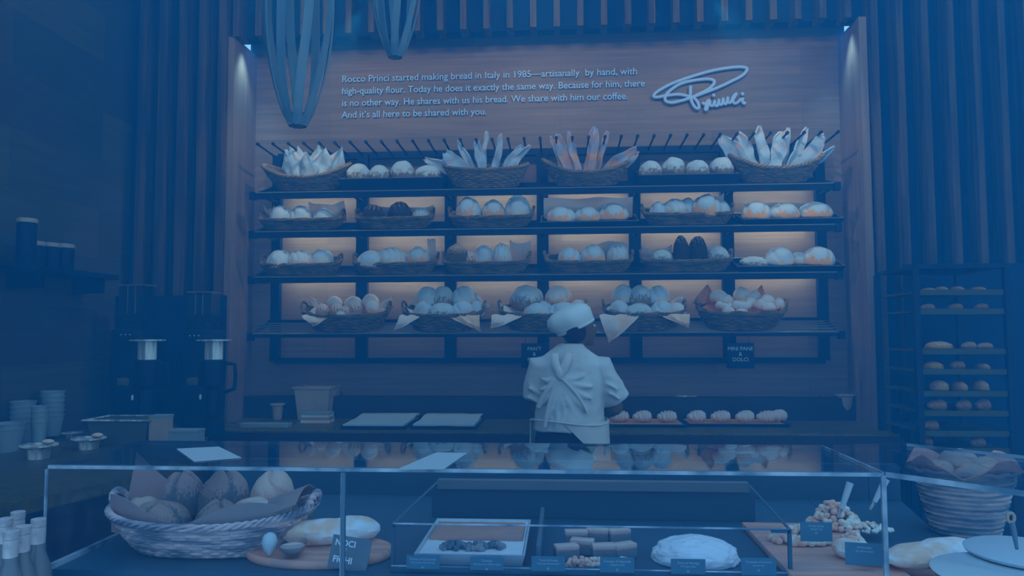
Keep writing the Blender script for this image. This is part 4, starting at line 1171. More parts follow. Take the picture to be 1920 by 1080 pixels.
# head, turned to the right and slightly down
body.ellipsoid((HX, 0.02, zz(612)), (0.078, 0.088, 0.105), 24, 16)
face = Vector((1, 0.35, 0)).normalized(); side = Vector((-face.y, face.x, 0))
hc = Vector((HX, 0.03, zz(612)))
body.ellipsoid(hc + face * 0.035 + Vector((0, 0, -0.035)), (0.066, 0.066, 0.075), 18, 12)
body.ellipsoid(hc + face * 0.098 + Vector((0, 0, -0.028)), (0.018, 0.015, 0.014), 10, 8)       # nose tip
body.tube([hc + face * 0.083 + Vector((0, 0, 0.012)), hc + face * 0.1 + Vector((0, 0, -0.025))], [0.010, 0.015], 8)
body.ellipsoid(hc + face * 0.086 + Vector((0, 0, -0.062)), (0.018, 0.018, 0.009), 10, 8)      # lips
body.ellipsoid(hc + face * 0.07 + Vector((0, 0, -0.092)), (0.026, 0.026, 0.02), 10, 8)        # chin
body.ellipsoid(hc - side * 0.082 + face * -0.01 + Vector((0, 0, -0.02)), (0.016, 0.012, 0.03), 10, 8)
body.ellipsoid(hc + side * 0.082 + face * -0.01 + Vector((0, 0, -0.02)), (0.016, 0.012, 0.03), 10, 8)
body.ellipsoid(hc + face * 0.078 - side * 0.03 + Vector((0, 0, 0.004)), (0.012, 0.012, 0.008), 8, 6)
body.ellipsoid(hc + face * 0.078 + side * 0.03 + Vector((0, 0, 0.004)), (0.012, 0.012, 0.008), 8, 6)
ell_tube(body, [(xx(1070), 0.0, zz(668), 0.075, 0.07), (xx(1074), 0.005, zz(650), 0.058, 0.056), (HX, 0.015, zz(630), 0.055, 0.058)])
# torso
ell_tube(body, [(xx(1068), 0.0, zz(815), 0.175, 0.12), (xx(1068), 0.0, zz(770), 0.165, 0.11), (xx(1068), 0.0, zz(725), 0.17, 0.11), (xx(1068), 0.0, zz(690), 0.185, 0.11), (xx(1069), 0.0, zz(665), 0.13, 0.09), (xx(1070), 0, zz(655), 0.08, 0.07)])
# arms: upper arms down and out, forearms reaching forward to the counter
LS = Vector((xx(1015), 0.0, zz(685))); LE = Vector((xx(1008), 0.02, zz(765))); LH = Vector((xx(1010), 0.30, zz(785)))
RS = Vector((xx(1122), 0.0, zz(687))); RE = Vector((xx(1153), 0.04, zz(765))); RH = Vector((xx(1135), 0.30, zz(787)))
for S_, E_, H_ in ((LS, LE, LH), (RS, RE, RH)):
    body.tube([S_, S_.lerp(E_, 0.5), E_], [0.055, 0.05, 0.043], 14)
    body.ellipsoid(E_, (0.045, 0.045, 0.045), 14, 10)
    body.tube([E_, E_.lerp(H_, 0.35), E_.lerp(H_, 0.8), H_], [0.043, 0.044, 0.03, 0.026], 14)
    d = (H_ - E_).normalized(); sd = d.cross(Vector((0, 0, 1))).normalized()
    body.tube([H_, H_ + d * 0.05, H_ + d * 0.09], [0.026, 0.032, 0.03], 12, flat=0.5)
    for k in range(4):
        o_ = sd * (0.026 - 0.0175 * k)
        L1 = [0.062, 0.072, 0.068, 0.052][k]
        a0 = H_ + d * 0.085 + o_
        body.tube([a0, a0 + d * L1 * 0.5 + Vector((0, 0, -0.008)), a0 + d * L1 * 0.8 + Vector((0, 0, -0.03))], [0.0095, 0.009, 0.0075], 8)
    sgn = 1 if S_ is LS else -1
    tb = H_ + d * 0.03 + sd * 0.026 * sgn
    body.tube([tb, tb + d * 0.03 + sd * 0.025 * sgn, tb + d * 0.06 + sd * 0.028 * sgn + Vector((0, 0, -0.012))], [0.012, 0.011, 0.009], 8)
# legs
for s_ in (-1, 1):
    x0 = xx(1068) + s_ * 0.09
    ell_tube(body, [(x0, -0.01, 0.09, 0.04, 0.045), (x0, -0.02, 0.3, 0.058, 0.062), (x0, 0, 0.5, 0.06, 0.062), (x0, 0, 0.75, 0.085, 0.09), (x0 * 0.9, 0, 0.98, 0.095, 0.11)])
b_ = body.build('body', M['skin'], person)
remesh(b_, 0.008, 3)
# eyes on the visible side
for sg in (-1, 1):
    e = hc + face * 0.083 + side * 0.03 * sg + Vector((0, 0, 0.004))
    MB().ellipsoid(e, (0.010, 0.010, 0.006), 10, 8).build('eye', M['white'], person)
# shirt
sm = MB()
ell_tube(sm, [(xx(1067), 0.0, zz(806), 0.200, 0.145), (xx(1067), 0.0, zz(780), 0.190, 0.14), (xx(1068), 0.0, zz(745), 0.19, 0.135), (xx(1068), 0.0, zz(710), 0.197, 0.13), (xx(1068), 0.0, zz(685), 0.19, 0.12), (xx(1069), 0.0, zz(665), 0.145, 0.1), (xx(1070), 0.0, zz(652), 0.088, 0.078), (xx(1072), 0.0, zz(644), 0.066, 0.064)], 28)
sm.tube([Vector((xx(1034), 0, zz(686))), LS + Vector((-0.005, 0, 0)), LS.lerp(LE, 0.5) + Vector((-0.012, 0, 0)), LE + Vector((-0.012, 0, 0.045))], [0.06, 0.074, 0.078, 0.074], 18)
sm.tube([Vector((xx(1104), 0, zz(688))), RS + Vector((0.005, 0, 0)), RS.lerp(RE, 0.5) + Vector((0.012, 0, 0)), RE + Vector((0.012, 0, 0.04))], [0.06, 0.074, 0.08, 0.078], 18)
# creases gathered towards the knot of the straps
K_ = Vector((xx(1048), 0, zz(702)))
for (ex, ey, rr) in ((1012, 728, .010), (1016, 755, .011), (1026, 782, .010), (1042, 790, .010), (1060, 786, .011), (1080, 780, .012), (1098, 766, .012), (1108, 744, .011), (1110, 722, .009), (1014, 706, .008), (1096, 700, .008), (1090, 735, .008)):
    E_ = Vector((xx(ex), 0, zz(ey))); pp_ = []
    for i in range(9):
        t = 0.12 + 0.88 * i / 8; q = K_.lerp(E_, t); q.z -= 0.02 * math.sin(PI * t)
        q.y = -0.128 + 0.30 * max(0, abs(q.x) - 0.09) ** 1.1
        pp_.append(q)
    sm.tube(pp_, [rr * (0.5 + 0.9 * math.sin(PI * (0.15 + 0.75 * i / 8))) for i in range(9)], 10)
for (cx, cz) in ((1000, 725), (998, 742), (1150, 735), (1146, 718)):
    sm.tube([Vector((xx(cx) - 0.03, -0.062, zz(cz))), Vector((xx(cx), -0.076, zz(cz + 4))), Vector((xx(cx) + 0.03, -0.062, zz(cz + 12)))], 0.010, 8)
so_ = sm.build('t_shirt', M['shirt'], person)
remesh(so_, 0.008, 4)
tex = bpy.data.textures.new('folds', 'CLOUDS'); tex.noise_scale = 0.07; tex.noise_depth = 2
dm = so_.modifiers.new('folds', 'DISPLACE'); dm.texture = tex; dm.strength = 0.014; dm.mid_level = 0.5; dm.texture_coords = 'LOCAL'
# apron straps: gathered X knot on the upper back and ties, then the skirt wrapped round the hips
def back_y(x, z):            # surface of the back
    return -0.135 - 0.006 + 0.35 * max(0, abs(x) - 0.1) ** 1.2 * 2.0
def strap(p0, p1, w_, sag=0.0, nm='apron_strap'):
    pts = []
    for i in range(15):
        t = i / 14; q = Vector(p0).lerp(Vector(p1), t); q.x += sag * math.sin(PI * t)
        q.y = back_y(q.x, q.z) - 0.004 + (0.05 * ((q.z - zz(690)) / 0.12) ** 2 if q.z > zz(690) else 0)
        pts.append(q)
    return MB().tube(pts, w_, 8, flat=0.45, up=(0, -1, 0)).build(nm, M['apron'], person)
kx = xx(1048)
strap((xx(1040), 0, zz(662)), (xx(1052), 0, zz(700)), 0.022, -0.01)
strap((xx(1066), 0, zz(662)), (xx(1046), 0, zz(705)), 0.022, 0.01)
strap((xx(1050), 0, zz(698)), (xx(1010), 0, zz(760)), 0.013, -0.01)
strap((xx(1048), 0, zz(700)), (xx(1022), 0, zz(795)), 0.010, -0.01)
strap((xx(1046), 0, zz(700)), (xx(1100), 0, zz(770)), 0.008, 0.02)
MB().ellipsoid((kx, -0.15, zz(697)), (0.02, 0.016, 0.035), 12, 8).build('apron_knot', M['apron'], person)
# trousers
tr = MB()
ell_tube(tr, [(xx(1067), 0.0, zz(798), 0.175, 0.125), (xx(1067), 0, zz(825), 0.195, 0.14), (xx(1067), 0, 0.82, 0.185, 0.135)], 26)
for s_ in (-1, 1):
    x0 = xx(1067) + s_ * 0.092
    ell_tube(tr, [(x0, -0.01, 0.06, 0.062, 0.075), (x0, -0.01, 0.4, 0.08, 0.085), (x0, 0, 0.65, 0.098, 0.105), (x0 * 0.95, 0, 0.88, 0.105, 0.125)])
remesh(tr.build('trousers', M['trouser'], person), 0.012, 4)
# apron skirt: wraps right hip and front, open at the back left
xc0 = xx(1067)
def skirt(u, v):
    th = math.radians(-72 + 340 * u * 0.78)        # from the back, over the right hip, round the front
    top, bot = zz(786), 0.55
    th0 = math.radians(-100 + 45 * min(1, v * 3.0))
    th = th0 + (math.radians(180) - th0) * u
    rx = 0.212 + 0.02 * v; ry = 0.155 + 0.02 * v
    wv = 0.006 * math.sin(th * 9)
    return Vector((xc0 + (rx + wv) * math.cos(th), (ry + wv) * math.sin(th), top + (bot - top) * v))
MB().sheet(skirt, 40, 14, 0.004).build('apron_skirt', M['apron'], person)
MB().tube([Vector((xc0 + 0.215 * math.cos(a), 0.16 * math.sin(a), zz(788) + 0.012 * math.sin(a * 2))) for a in [2 * PI * i / 40 for i in range(40)]], 0.005, 8, closed=True).build('apron_tie', M['apron'], person)
# cap: soft, full at the back, tilted
cap = MB()
CT = Matrix.Scale(1.0, 4) @ Matrix.Translation((xx(1079), 0.01, zz(611))) @ Matrix.Rotation(math.radians(-24), 4, 'Y') @ Matrix.Rotation(math.radians(6), 4, 'X')
def capf(d): return 1 + 0.05 * math.sin(6 * math.atan2(d.y, d.x)) * max(0, d.z)
vs = []; fs = []
n = 40
prof = [(0.097, -0.016), (0.105, 0.0), (0.119, 0.03), (0.121, 0.06), (0.108, 0.088), (0.078, 0.106), (0.04, 0.114), (0.004, 0.116)]
for (r, z) in prof:
    for i in range(n):
        a = 2 * PI * i / n
        rr = r * (1 + 0.025 * math.sin(7 * a) * (z > 0.01))
        vs.append(CT @ Vector((rr * math.cos(a) * 1.08 - (0.012 if z > 0 else 0), rr * math.sin(a), z)))
for j in range(len(prof) - 1):
    for i in range(n):
        k = (i + 1) % n
        fs.append((j * n + i, j * n + k, (j + 1) * n + k, (j + 1) * n + i))
fs.append(tuple((len(prof) - 1) * n + i for i in range(n))); fs.append(tuple(range(n))[::-1])
cap.add(vs, fs)
cp = cap.build('cap', M['hat'], person)
MB().tube([CT @ Vector((0.103 * 1.06 * math.cos(2 * PI * i / 48), 0.101 * math.sin(2 * PI * i / 48), -0.008)) for i in range(48)], 0.006, 8, closed=True, flat=1.3).build('cap_band', M['hat'], cp)
# hair under the cap
hb = MB().ellipsoid((HX - 0.022, -0.018, zz(620)), (0.070, 0.082, 0.075), 24, 16)
hb.build('hair', M['hair'], person)
for s_ in (-1, 1):
    x0 = xx(1067) + s_ * 0.095
    MB().lathe([(0.04, 0), (0.05, 0.01), (0.048, 0.05), (0.03, 0.085)], 20, Matrix.Translation((x0, 0.04, 0)), 1.0, 2.6).build('shoe', M['shoe'], person)

# ------------------------------------------------------------------ right: rack trolley with trays of pastries
RY = 4.25
rx0, rx1 = at(1722, 680, RY).x, at(1893, 680, RY).x
tro = empty('tray_trolley', 'tall dark trolley rack of baking trays at the right', 'trolley', ((rx0 + rx1) / 2, RY + 0.25, 0))
TX = tro.location
ztp = at(1800, 503, RY).z
for (x, y) in ((rx0, RY), (rx1, RY), (rx0, RY + 0.5), (rx1, RY + 0.5)):
    loc0(MB().box(x - 0.016, x + 0.016, y - 0.016, y + 0.016, 0.08, ztp).build('post', M['black'], tro, False), tro)
    loc0(MB().lathe([(0.035, -0.012), (0.035, 0.012)], 16, Matrix.Translation((x, y, 0.036)) @ Matrix.Rotation(PI / 2, 4, 'Y')).build('caster', M['black'], tro), tro)
loc0(MB().box(rx0, rx1, RY - 0.01, RY + 0.51, ztp, ztp + 0.02).build('top_plate', M['black'], tro, False), tro)
M['rack_bread'] = bread_mat('rack_pastry_crust', T(58, 82, 112), T(74, 96, 126), 0.5, 6)
BM['rackbun'] = [loaf_mesh('pastry', M['rack_bread'], s, 'slash', big=False) for s in (31, 32)]
NAME['rackbun'] = 'pastry'; 
BM['rackridge'] = [ridged_mesh('ridged_pastry', M['rack_bread'], 2)]
NAME['rackridge'] = 'ridged_pastry'
rows = [(543, [(1744, 18, 4, 'b'), (1768, 18, 6, 'b'), (1798, 18, 6, 'b'), (1838, 22, 5, 'b')]),
        (579, [(1745, 24, 9, 'r'), (1798, 24, 9, 'r'), (1846, 22, 9, 'r')]),
        (654, [(1763, 52, 12, 'b'), (1823, 24, 11, 'r'), (1853, 28, 9, 'r')]),
        (692, [(1754, 34, 11, 'b'), (1802, 24, 12, 'r'), (1846, 18, 8, 'b')]),
        (733, [(1765, 32, 16, 'b'), (1803, 22, 14, 'b'), (1843, 24, 16, 'b')]),
        (770, [(1764, 36, 16, 'r'), (1813, 26, 16, 'r'), (1850, 26, 17, 'r')]),
        (808, [(1752, 26, 14, 'r')]),
        (840, [(1744, 14, 14, 'r'), (1840, 26, 14, 'r')])]
for ti, (py, its) in enumerate(rows):
    z = at(1805, py, RY).z
    loc0(MB().box(rx0 + 0.018, rx1 - 0.018, RY + 0.0, RY + 0.5, z - 0.018, z - 0.008).box(rx0 + 0.018, rx1 - 0.018, RY - 0.004, RY + 0.004, z - 0.03, z).build('shelf_tray', M['tray_edge'], tro, False), tro)
    for i, (px, wd, ht, k) in enumerate(its):
        p = at(px, py, RY + 0.06)
        s_ = (RY + 0.06) / 1370
        bread('rackbun' if k == 'b' else 'rackridge', Matrix.Translation((p.x, p.y, z - 0.008)), 0, 0.02, 0, wd / 2 * s_, 0.05, ht * s_ + 0.012, f'pastry on the trolley, {ORD[i]} on {["the topmost tray", "the second tray from top", "the third tray from top", "the fourth tray from top", "the fifth tray from top", "the sixth tray from top", "the seventh tray from top", "the lowest visible tray"][ti]}', rot=0.2, group='pastries on the trolley')

# ------------------------------------------------------------------ front display case
GZ = CAM_H - 0.314           # height of the glass top
GY0 = 1.67; GY1 = 2.05
DZ = 0.985                   # display deck
gx0 = at(90, 900, GY0).x; gx1 = at(1655, 900, GY0).x
case = empty('display_case', 'glass-topped bakery display case across the foreground', 'display case', ((gx0 + gx1) / 2, 1.95, 0))
CL = case.location
def cadd(mb, name, m, smooth=False, parent=None):
    o = mb.build(name, m, parent or case, smooth)
    if not parent: o.location = -CL
    return o
tp = cadd(MB().box(gx0, gx1, GY0, GY1, GZ - 0.005, GZ + 0.005), 'glass_top', M['glass'])
cadd(MB().box(gx0, gx1, GY0 - 0.0022, GY0 - 0.0002, GZ - 0.005, GZ + 0.003), 'front_edge', M['glass_edge'], parent=tp)
cadd(MB().box(gx1 - 0.001, gx1 + 0.003, GY0, GY1, GZ - 0.004, GZ + 0.005), 'side_edge', M['glass_edge'], parent=tp)
cadd(MB().box(gx0, gx1, GY1, GY1 + 0.0015, GZ - 0.004, GZ + 0.004), 'back_edge', M['steel_near'], parent=tp)
xm = at(643, 950, GY0).x
g1 = cadd(MB().box(gx0, xm - 0.003, GY0, GY0 + 0.006, 0.9, GZ - 0.006), 'front_pane', M['glass_front'])
g2 = cadd(MB().box(xm + 0.003, gx1 - 0.002, GY0, GY0 + 0.006, 0.9, GZ - 0.006), 'front_pane', M['glass_front'])
cadd(MB().box(gx0 - 0.004, gx0, GY0, GY1, 0.9, GZ - 0.006), 'side_pane', M['glass_front'])
cadd(MB().box(gx0 - 0.006, gx0 - 0.002, GY0 - 0.003, GY0 + 0.003, 0.9, GZ - 0.006), 'left_edge', M['glass_edge'])
cadd(MB().box(xm - 0.0045, xm + 0.0045, GY0 - 0.001, GY0 + 0.009, 0.9, GZ - 0.008), 'pane_joint', M['steel_near'])
cadd(MB().box(xm - 0.0055, xm - 0.0045, GY0 - 0.002, GY0 + 0.007, 0.9, GZ - 0.008), 'joint_highlight_edge', M['glass_edge'])
cadd(MB().box(gx1 - 0.004, gx1 + 0.006, GY0 - 0.004, GY0 + 0.004, 0.9, GZ - 0.002), 'corner_post', M['glass_edge'])
xs = at(1570, 900, GY1).x
cadd(MB().box(gx0 + 0.005, gx1 + 0.1, GY0 + 0.012, 2.5, DZ - 0.03, DZ), 'deck', M['case_black'])
cadd(MB().box(gx0, gx1, GY0, 2.5, 0.0, DZ - 0.031), 'base_cabinet', M['case_black'])
cadd(MB().box(gx0, gx1 + 0.3, 2.5, 2.54, DZ - 0.2, 1.1), 'rear_rail', M['case_black'])
cadd(MB().box(gx0 + 0.0, gx0 + 0.012, GY0 + 0.01, 2.1, DZ, DZ + 0.012), 'sill_trim', M['glass_edge'])
# second case, turning towards the camera on the right
c2 = empty('corner_display_case', 'second glass display case angling away at the far right', 'display case', (gx1 + 0.4, 1.5, 0))
f0 = Vector((gx1 + 0.006, GY0 - 0.002, 0)); f1 = atz(1945, 929, GZ); b0 = atz(1700, 834, GZ); b1 = atz(1945, 860, GZ)
polyc = [(f0.x, f0.y), (f1.x, f1.y), (b1.x, b1.y), (b0.x, b0.y), (gx1 + 0.006, GY1)]
def c2add(mb, name, m, smooth=False):
    o = mb.build(name, m, c2, smooth); o.location = -c2.location; return o
c2add(MB().add(*prism(polyc, GZ - 0.005, GZ + 0.005)), 'glass_top', M['glass_corner'])
def bar(p, q, z, w_, h): 
    p = Vector((p[0], p[1], 0)); q = Vector((q[0], q[1], 0)); d = (q - p).normalized(); s_ = Vector((-d.y, d.x, 0)) * w_
    vs = [(v.x, v.y, zz_) for zz_ in (z - h, z + h) for v in (p - s_, q - s_, q + s_, p + s_)]
    return vs, [(3, 2, 1, 0), (4, 5, 6, 7), (0, 1, 5, 4), (1, 2, 6, 5), (2, 3, 7, 6), (3, 0, 4, 7)]
c2add(MB().add(*bar(f0, f1, GZ - 0.0, 0.0015, 0.0055)), 'front_edge', M['glass_edge'])
c2add(MB().add(*bar(b0, b1, GZ, 0.001, 0.004)), 'back_edge', M['glass_edge'])
c2add(MB().add(*bar(f0, f1, (0.9 + GZ) / 2, 0.003, (GZ - 0.9) / 2 - 0.008)), 'front_pane', M['glass_front'])
dk = [(gx1 + 0.102, f0.y + 0.03), (f1.x, f1.y + 0.03), (f1.x + 0.2, 2.5), (gx1 + 0.102, 2.5)]
c2add(MB().add(*prism(dk, DZ - 0.03, DZ)), 'deck', M['case_black'])
c2add(MB().add(*prism(dk, 0, DZ - 0.031)), 'base_cabinet', M['case_black'])
c2add(MB().add(*prism([(gx1 + 0.302, 2.5), (f1.x + 0.2, 2.5), (f1.x + 0.2, 2.54), (gx1 + 0.302, 2.54)], DZ - 0.2, 1.1)), 'rear_rail', M['case_black'])

# paper notes lying on the glass
for (pts, lab) in ((((331, 842), (410, 838), (453, 859), (364, 866)), 'blank white card lying on the glass top at the left'),
                   (((744, 881), (818, 849), (876, 850), (832, 880)), 'blank white card lying on the glass top left of the baker')):
    P = [atz(x_, y_, GZ + 0.006) for x_, y_ in pts]
    cen = sum(P, Vector()) / 4
    n = Vector((0, 0, 0.0012))
    vs = [p - cen for p in P] + [p - cen + n for p in P]
    o = MB().add(vs, [(3, 2, 1, 0), (4, 5, 6, 7), (0, 1, 5, 4), (1, 2, 6, 5), (2, 3, 7, 6), (3, 0, 4, 7)]).build('paper_card', M['white_sheet'], None, False)
    o.location = cen; tag(o, lab, 'card')

# big basket of rustic loaves
BX = at(402, 980, 1.88)
B_DISP = basket_proto('display_basket', 0.26, 0.16, 0.082, 2.5, 0.28, 0.022, 10, M['wicker_big'], 'x', True, amp=0.0025, rim_r=0.006, nseg=140, hs=0.5)
Fd = Matrix.Translation((BX.x, 1.885, DZ + 0.002))
place(B_DISP, Fd, 'large grey wicker basket of rustic loaves inside the display case')
def fr(px, py, Y, F=Fd): return F.inverted() @ at(px, py, Y)
for i, (kind, px, py, Y, wd, ht, lab) in enumerate((
    ('brown', 352, 882, 1.96, 90, 95, 'dark rustic loaf at the back left of the display basket'),
    ('brown', 424, 880, 1.95, 100, 95, 'dark rustic loaf at the back centre of the display basket'),
    ('tan', 510, 882, 1.95, 92, 80, 'lighter golden loaf at the back right of the display basket'),
    ('brown', 412, 935, 1.83, 100, 80, 'brown rustic loaf at the front centre of the display basket'),
    ('brown', 300, 938, 1.83, 120, 70, 'brown loaf half hidden by paper at the front left of the display basket'),
    ('tan', 475, 932, 1.84, 110, 66, 'long tan loaf along the right front of the display basket'),
    ('tan', 270, 927, 1.92, 80, 50, 'small tan loaf at the far left of the display basket'),
    ('tan', 535, 932, 1.9, 60, 60, 'small tan loaf at the far right of the display basket'))):
    q = fr(px, py, Y); s_ = Y / 1370
    bread(kind, Fd, q.x, q.y, q.z - ht * s_, wd / 2 * s_, wd / 2 * s_ * 0.9, ht * s_, lab, rot=i * 0.7, ty=0.15 * (i % 3 - 1), group='rustic loaves in the display basket')
def kflap(u, v): return Vector((-0.25 + 0.20 * u + 0.02 * v, 0.02 + 0.05 * u, 0.08 + 0.04 * (1 - u) + 0.115 * v * (1 - u) ** 1.6))
def kside(u, v):
    x = -0.235 + 0.47 * u
    return Vector((x, -0.135 + 0.25 * abs(u - 0.5) ** 2 - 0.01 * v, 0.05 + 0.075 * v * (0.75 + 0.25 * math.sin(u * 9 + 1)) + 0.05 * abs(u - 0.5) * v))
def kright(u, v): return Vector((0.10 + 0.15 * u, -0.10 + 0.16 * v, 0.075 + 0.055 * u + 0.03 * math.sin(PI * v)))
lo = liner(Fd, kside, M['kraft_near'], 'brown kraft paper lining the display basket', 'basket_paper', 30, 8)
MB().sheet(kflap, 14, 10, 0.002).build('standing_corner', M['kraft_near'], lo)
MB().sheet(kright, 12, 8, 0.002).build('folded_corner', M['kraft_near'], lo)

# board with focaccia, bowls and chalk sign
pbd = at(590, 1062, 1.76)
bd = at(585, 1060, 1.8)
o = MB().lathe([(0.18, 0.0), (0.185, 0.006), (0.185, 0.014), (0.18, 0.02)], 40, None, 1.0, 0.62).build('serving_board', M['board'])
o.location = (at(600, 1040, 1.82).x, 1.82, DZ + 0.001); tag(o, 'round wooden serving board under the nut bread and glass bowls', 'board')
# focaccia as a long lumpy bread
def foc(mb, L_, r, h):
    vs = []; fs = []; n, m_ = 18, 40
    for j in range(m_ + 1):
        u = j / m_; x = (u - 0.5) * L_
        k = max(0.05, (1 - abs(2 * u - 1) ** 3.5)) ** 0.5
        for i in range(n):
            a = 2 * PI * i / n
            w_ = 1 + 0.18 * nz((x * 22, math.cos(a) * 2, math.sin(a) * 2))
            vs.append((x, r * k * math.cos(a) * w_, max(0, h * 0.45 + h * 0.55 * k * math.sin(a) * w_)))
    for j in range(m_):
        for i in range(n):
            kk = (i + 1) % n
            fs.append((j * n + i, j * n + kk, (j + 1) * n + kk, (j + 1) * n + i))
    fs.append(tuple(range(n))[::-1]); fs.append(tuple(m_ * n + i for i in range(n)))
    return mb.add(vs, fs)
o = foc(MB(), 0.24, 0.045, 0.06).build('nut_bread', M['focaccia'])
o.location = (at(625, 1010, 1.87).x, 1.86, DZ + 0.022); o.rotation_euler = (0, 0, 0.35); tag(o, 'long bumpy floury nut bread lying on the serving board', 'bread')
def bowl(px, py, Y, r, lab, fill=True):
    root = empty('glass_bowl', lab, 'bowl', (at(px, py, Y).x, Y, DZ + 0.0225))
    MB().lathe([(r * 0.5, 0), (r * 0.85, r * 0.5), (r, r * 1.0), (r * 0.94, r * 1.0), (r * 0.78, r * 0.5), (r * 0.4, 0.006)], 28).build('bowl_wall', M['plastic_clear'], root)
    if fill:
        MB().lathe([(r * 0.42, 0.008), (r * 0.72, r * 0.5), (r * 0.8, r * 0.7), (0.001, r * 0.78)], 20).build('filling', M['tan_loaf'], root)
    return root
bowl(548, 1050, 1.735, 0.036, 'small glass bowl of filling on the serving board')
o = MB().lathe([(0.004, 0), (0.014, 0.012), (0.019, 0.03), (0.014, 0.046), (0.004, 0.052)], 16).build('egg', M['white_near']); o.location = (at(505, 1050, 1.735).x, 1.735, DZ + 0.026); tag(o, 'white egg shape left of the glass bowl on the board', 'egg')
sg = empty('chalk_sign', 'leaning chalkboard sign lettered NOCI E FICHI beside the nut bread', 'sign', (at(648, 1085, 1.70).x, 1.712, DZ))
sg.rotation_euler = (math.radians(-12), math.radians(8), 0)
MB().box(-0.048, 0.045, -0.003, 0.003, 0.0, 0.074, bev=0.001).build('slate_panel', M['slate'], sg)
for i, t in enumerate(('NOCI', 'E', 'FICHI')):
    link('chalk_text', text_mesh(t, 0.0195, 0.0003, M['chalk'], None, 'CENTER', 0.0004), sg, (-0.015, -0.0036, 0.052 - i * 0.0185), UP)
MB().box(-0.025, 0.02, 0.003, 0.02, 0.0, 0.01).build('foot', M['slate'], sg)

# inner warming frame
fx0, fx1 = at(737, 985, 1.72).x, at(1480, 985, 1.72).x
gx_b0, gx_b1 = at(820, 906, 2.19).x, at(1405, 906, 2.19).x
fz = at(1100, 987, 1.72).z; fzb = at(1100, 907, 2.19).z
fr_ = empty('inner_guard', 'low black framed glass guard around the cakes inside the case', 'guard', ((fx0 + fx1) / 2, 1.95, DZ))
def gadd(mb, name, m):
    o = mb.build(name, m, fr_, False); o.location = -fr_.location; return o
gadd(MB().tube([(fx0, 1.72, fz), (fx1, 1.72, fz)], 0.0022, 6), 'front_bar', M['glass_edge'])
gadd(MB().box(gx_b0, gx_b1, 2.19, 2.22, fzb - 0.02, fzb + 0.006), 'rear_bar', M['stone_near'])
for (a_, b_2) in (((fx0, 1.72, fz), (gx_b0, 2.19, fzb)), ((fx1, 1.72, fz), (gx_b1, 2.19, fzb))):
    gadd(MB().tube([a_, b_2], 0.003, 6), 'side_bar', M['steel_near'])
for x in (fx0, fx1):
    gadd(MB().box(x - 0.004, x + 0.004, 1.717, 1.725, DZ + 0.001, fz), 'corner_post', M['case_black'])
    s_ = 1 if x == fx0 else -1
    gadd(MB().box(min(x, x + s_ * 0.04), max(x, x + s_ * 0.04), 1.717, 1.724, fz - 0.008, fz - 0.002), 'corner_clip', M['case_black'])
gadd(MB().box(fx0, fx1, 1.705, 1.722, DZ + 0.001, DZ + 0.014), 'front_sill', M['case_black'])
gadd(MB().tube([(fx0, 1.704, DZ + 0.015), (fx1, 1.704, DZ + 0.015)], 0.0018, 6), 'sill_highlight', M['glass_edge'])
gadd(MB().box(fx0, fx1, 1.72, 1.722, DZ + 0.014, fz), 'front_pane', M['glass_front'])
gadd(MB().box(gx_b0 - 0.02, gx_b1 + 0.02, 2.21, 2.215, DZ + 0.001, fzb - 0.02), 'rear_panel', M['case_black'])
for px in (1000,):
    p0 = at(960, 1075, 1.74); p1 = at(1032, 975, 2.1)
    gadd(MB().box(-0.5, 0.5, -0.5, 0.5, -0.5, 0.5, Matrix.Translation(((p0.x + p1.x) / 2 + 0.02, 1.93, DZ + 0.03)) @ Matrix.Diagonal((0.01, 0.38, 0.05, 1))), 'divider', M['steel_near'])

# tiramisu pan
tx0, tx1 = at(778, 1050, 1.76).x, at(985, 1050, 1.76).x
tm = empty('cake_pan', 'white rectangular pan of cocoa-topped cream cake', 'pan', ((tx0 + tx1) / 2, 1.91, DZ + 0.001))
hw = (tx1 - tx0) / 2
MB().add(*loft([sqring(hw - 0.008, 0, 0.155), sqring(hw, 0.03, 0.165), sqring(hw - 0.005, 0.03, 0.16), sqring(hw - 0.012, 0.005, 0.15)])).build('pan_wall', M['white_near'], tm, False)
MB().sheet(lambda u, v: Vector(((u - 0.5) * 2 * (hw - 0.008), (v - 0.5) * 0.315, 0.021 + 0.002 * nz((u * 9, v * 9, 0)))), 24, 24, 0.006).build('cream_layer', M['cream'], tm)
MB().box(-hw + 0.012, hw - 0.012, -0.03, 0.12, 0.022, 0.034, bev=0.004).build('cocoa_slab', M['cocoa'], tm)
for i, (dx, dy, r) in enumerate(((-0.045, -0.10, 0.028), (0.01, -0.10, 0.027), (0.055, -0.09, 0.018))):
    mb = MB()
    for k in range(26):
        a = random.random() * 2 * PI; q = random.random() ** 0.5 * r
        mb.ellipsoid((dx + q * math.cos(a) * 1.15, dy + q * math.sin(a) * 0.8, 0.028 + (r - q) * 0.55), (0.0075, 0.0075, 0.0075), 8, 6)
    tag(mb.build('berry_heap', M['berry'], tm), kind='stuff')
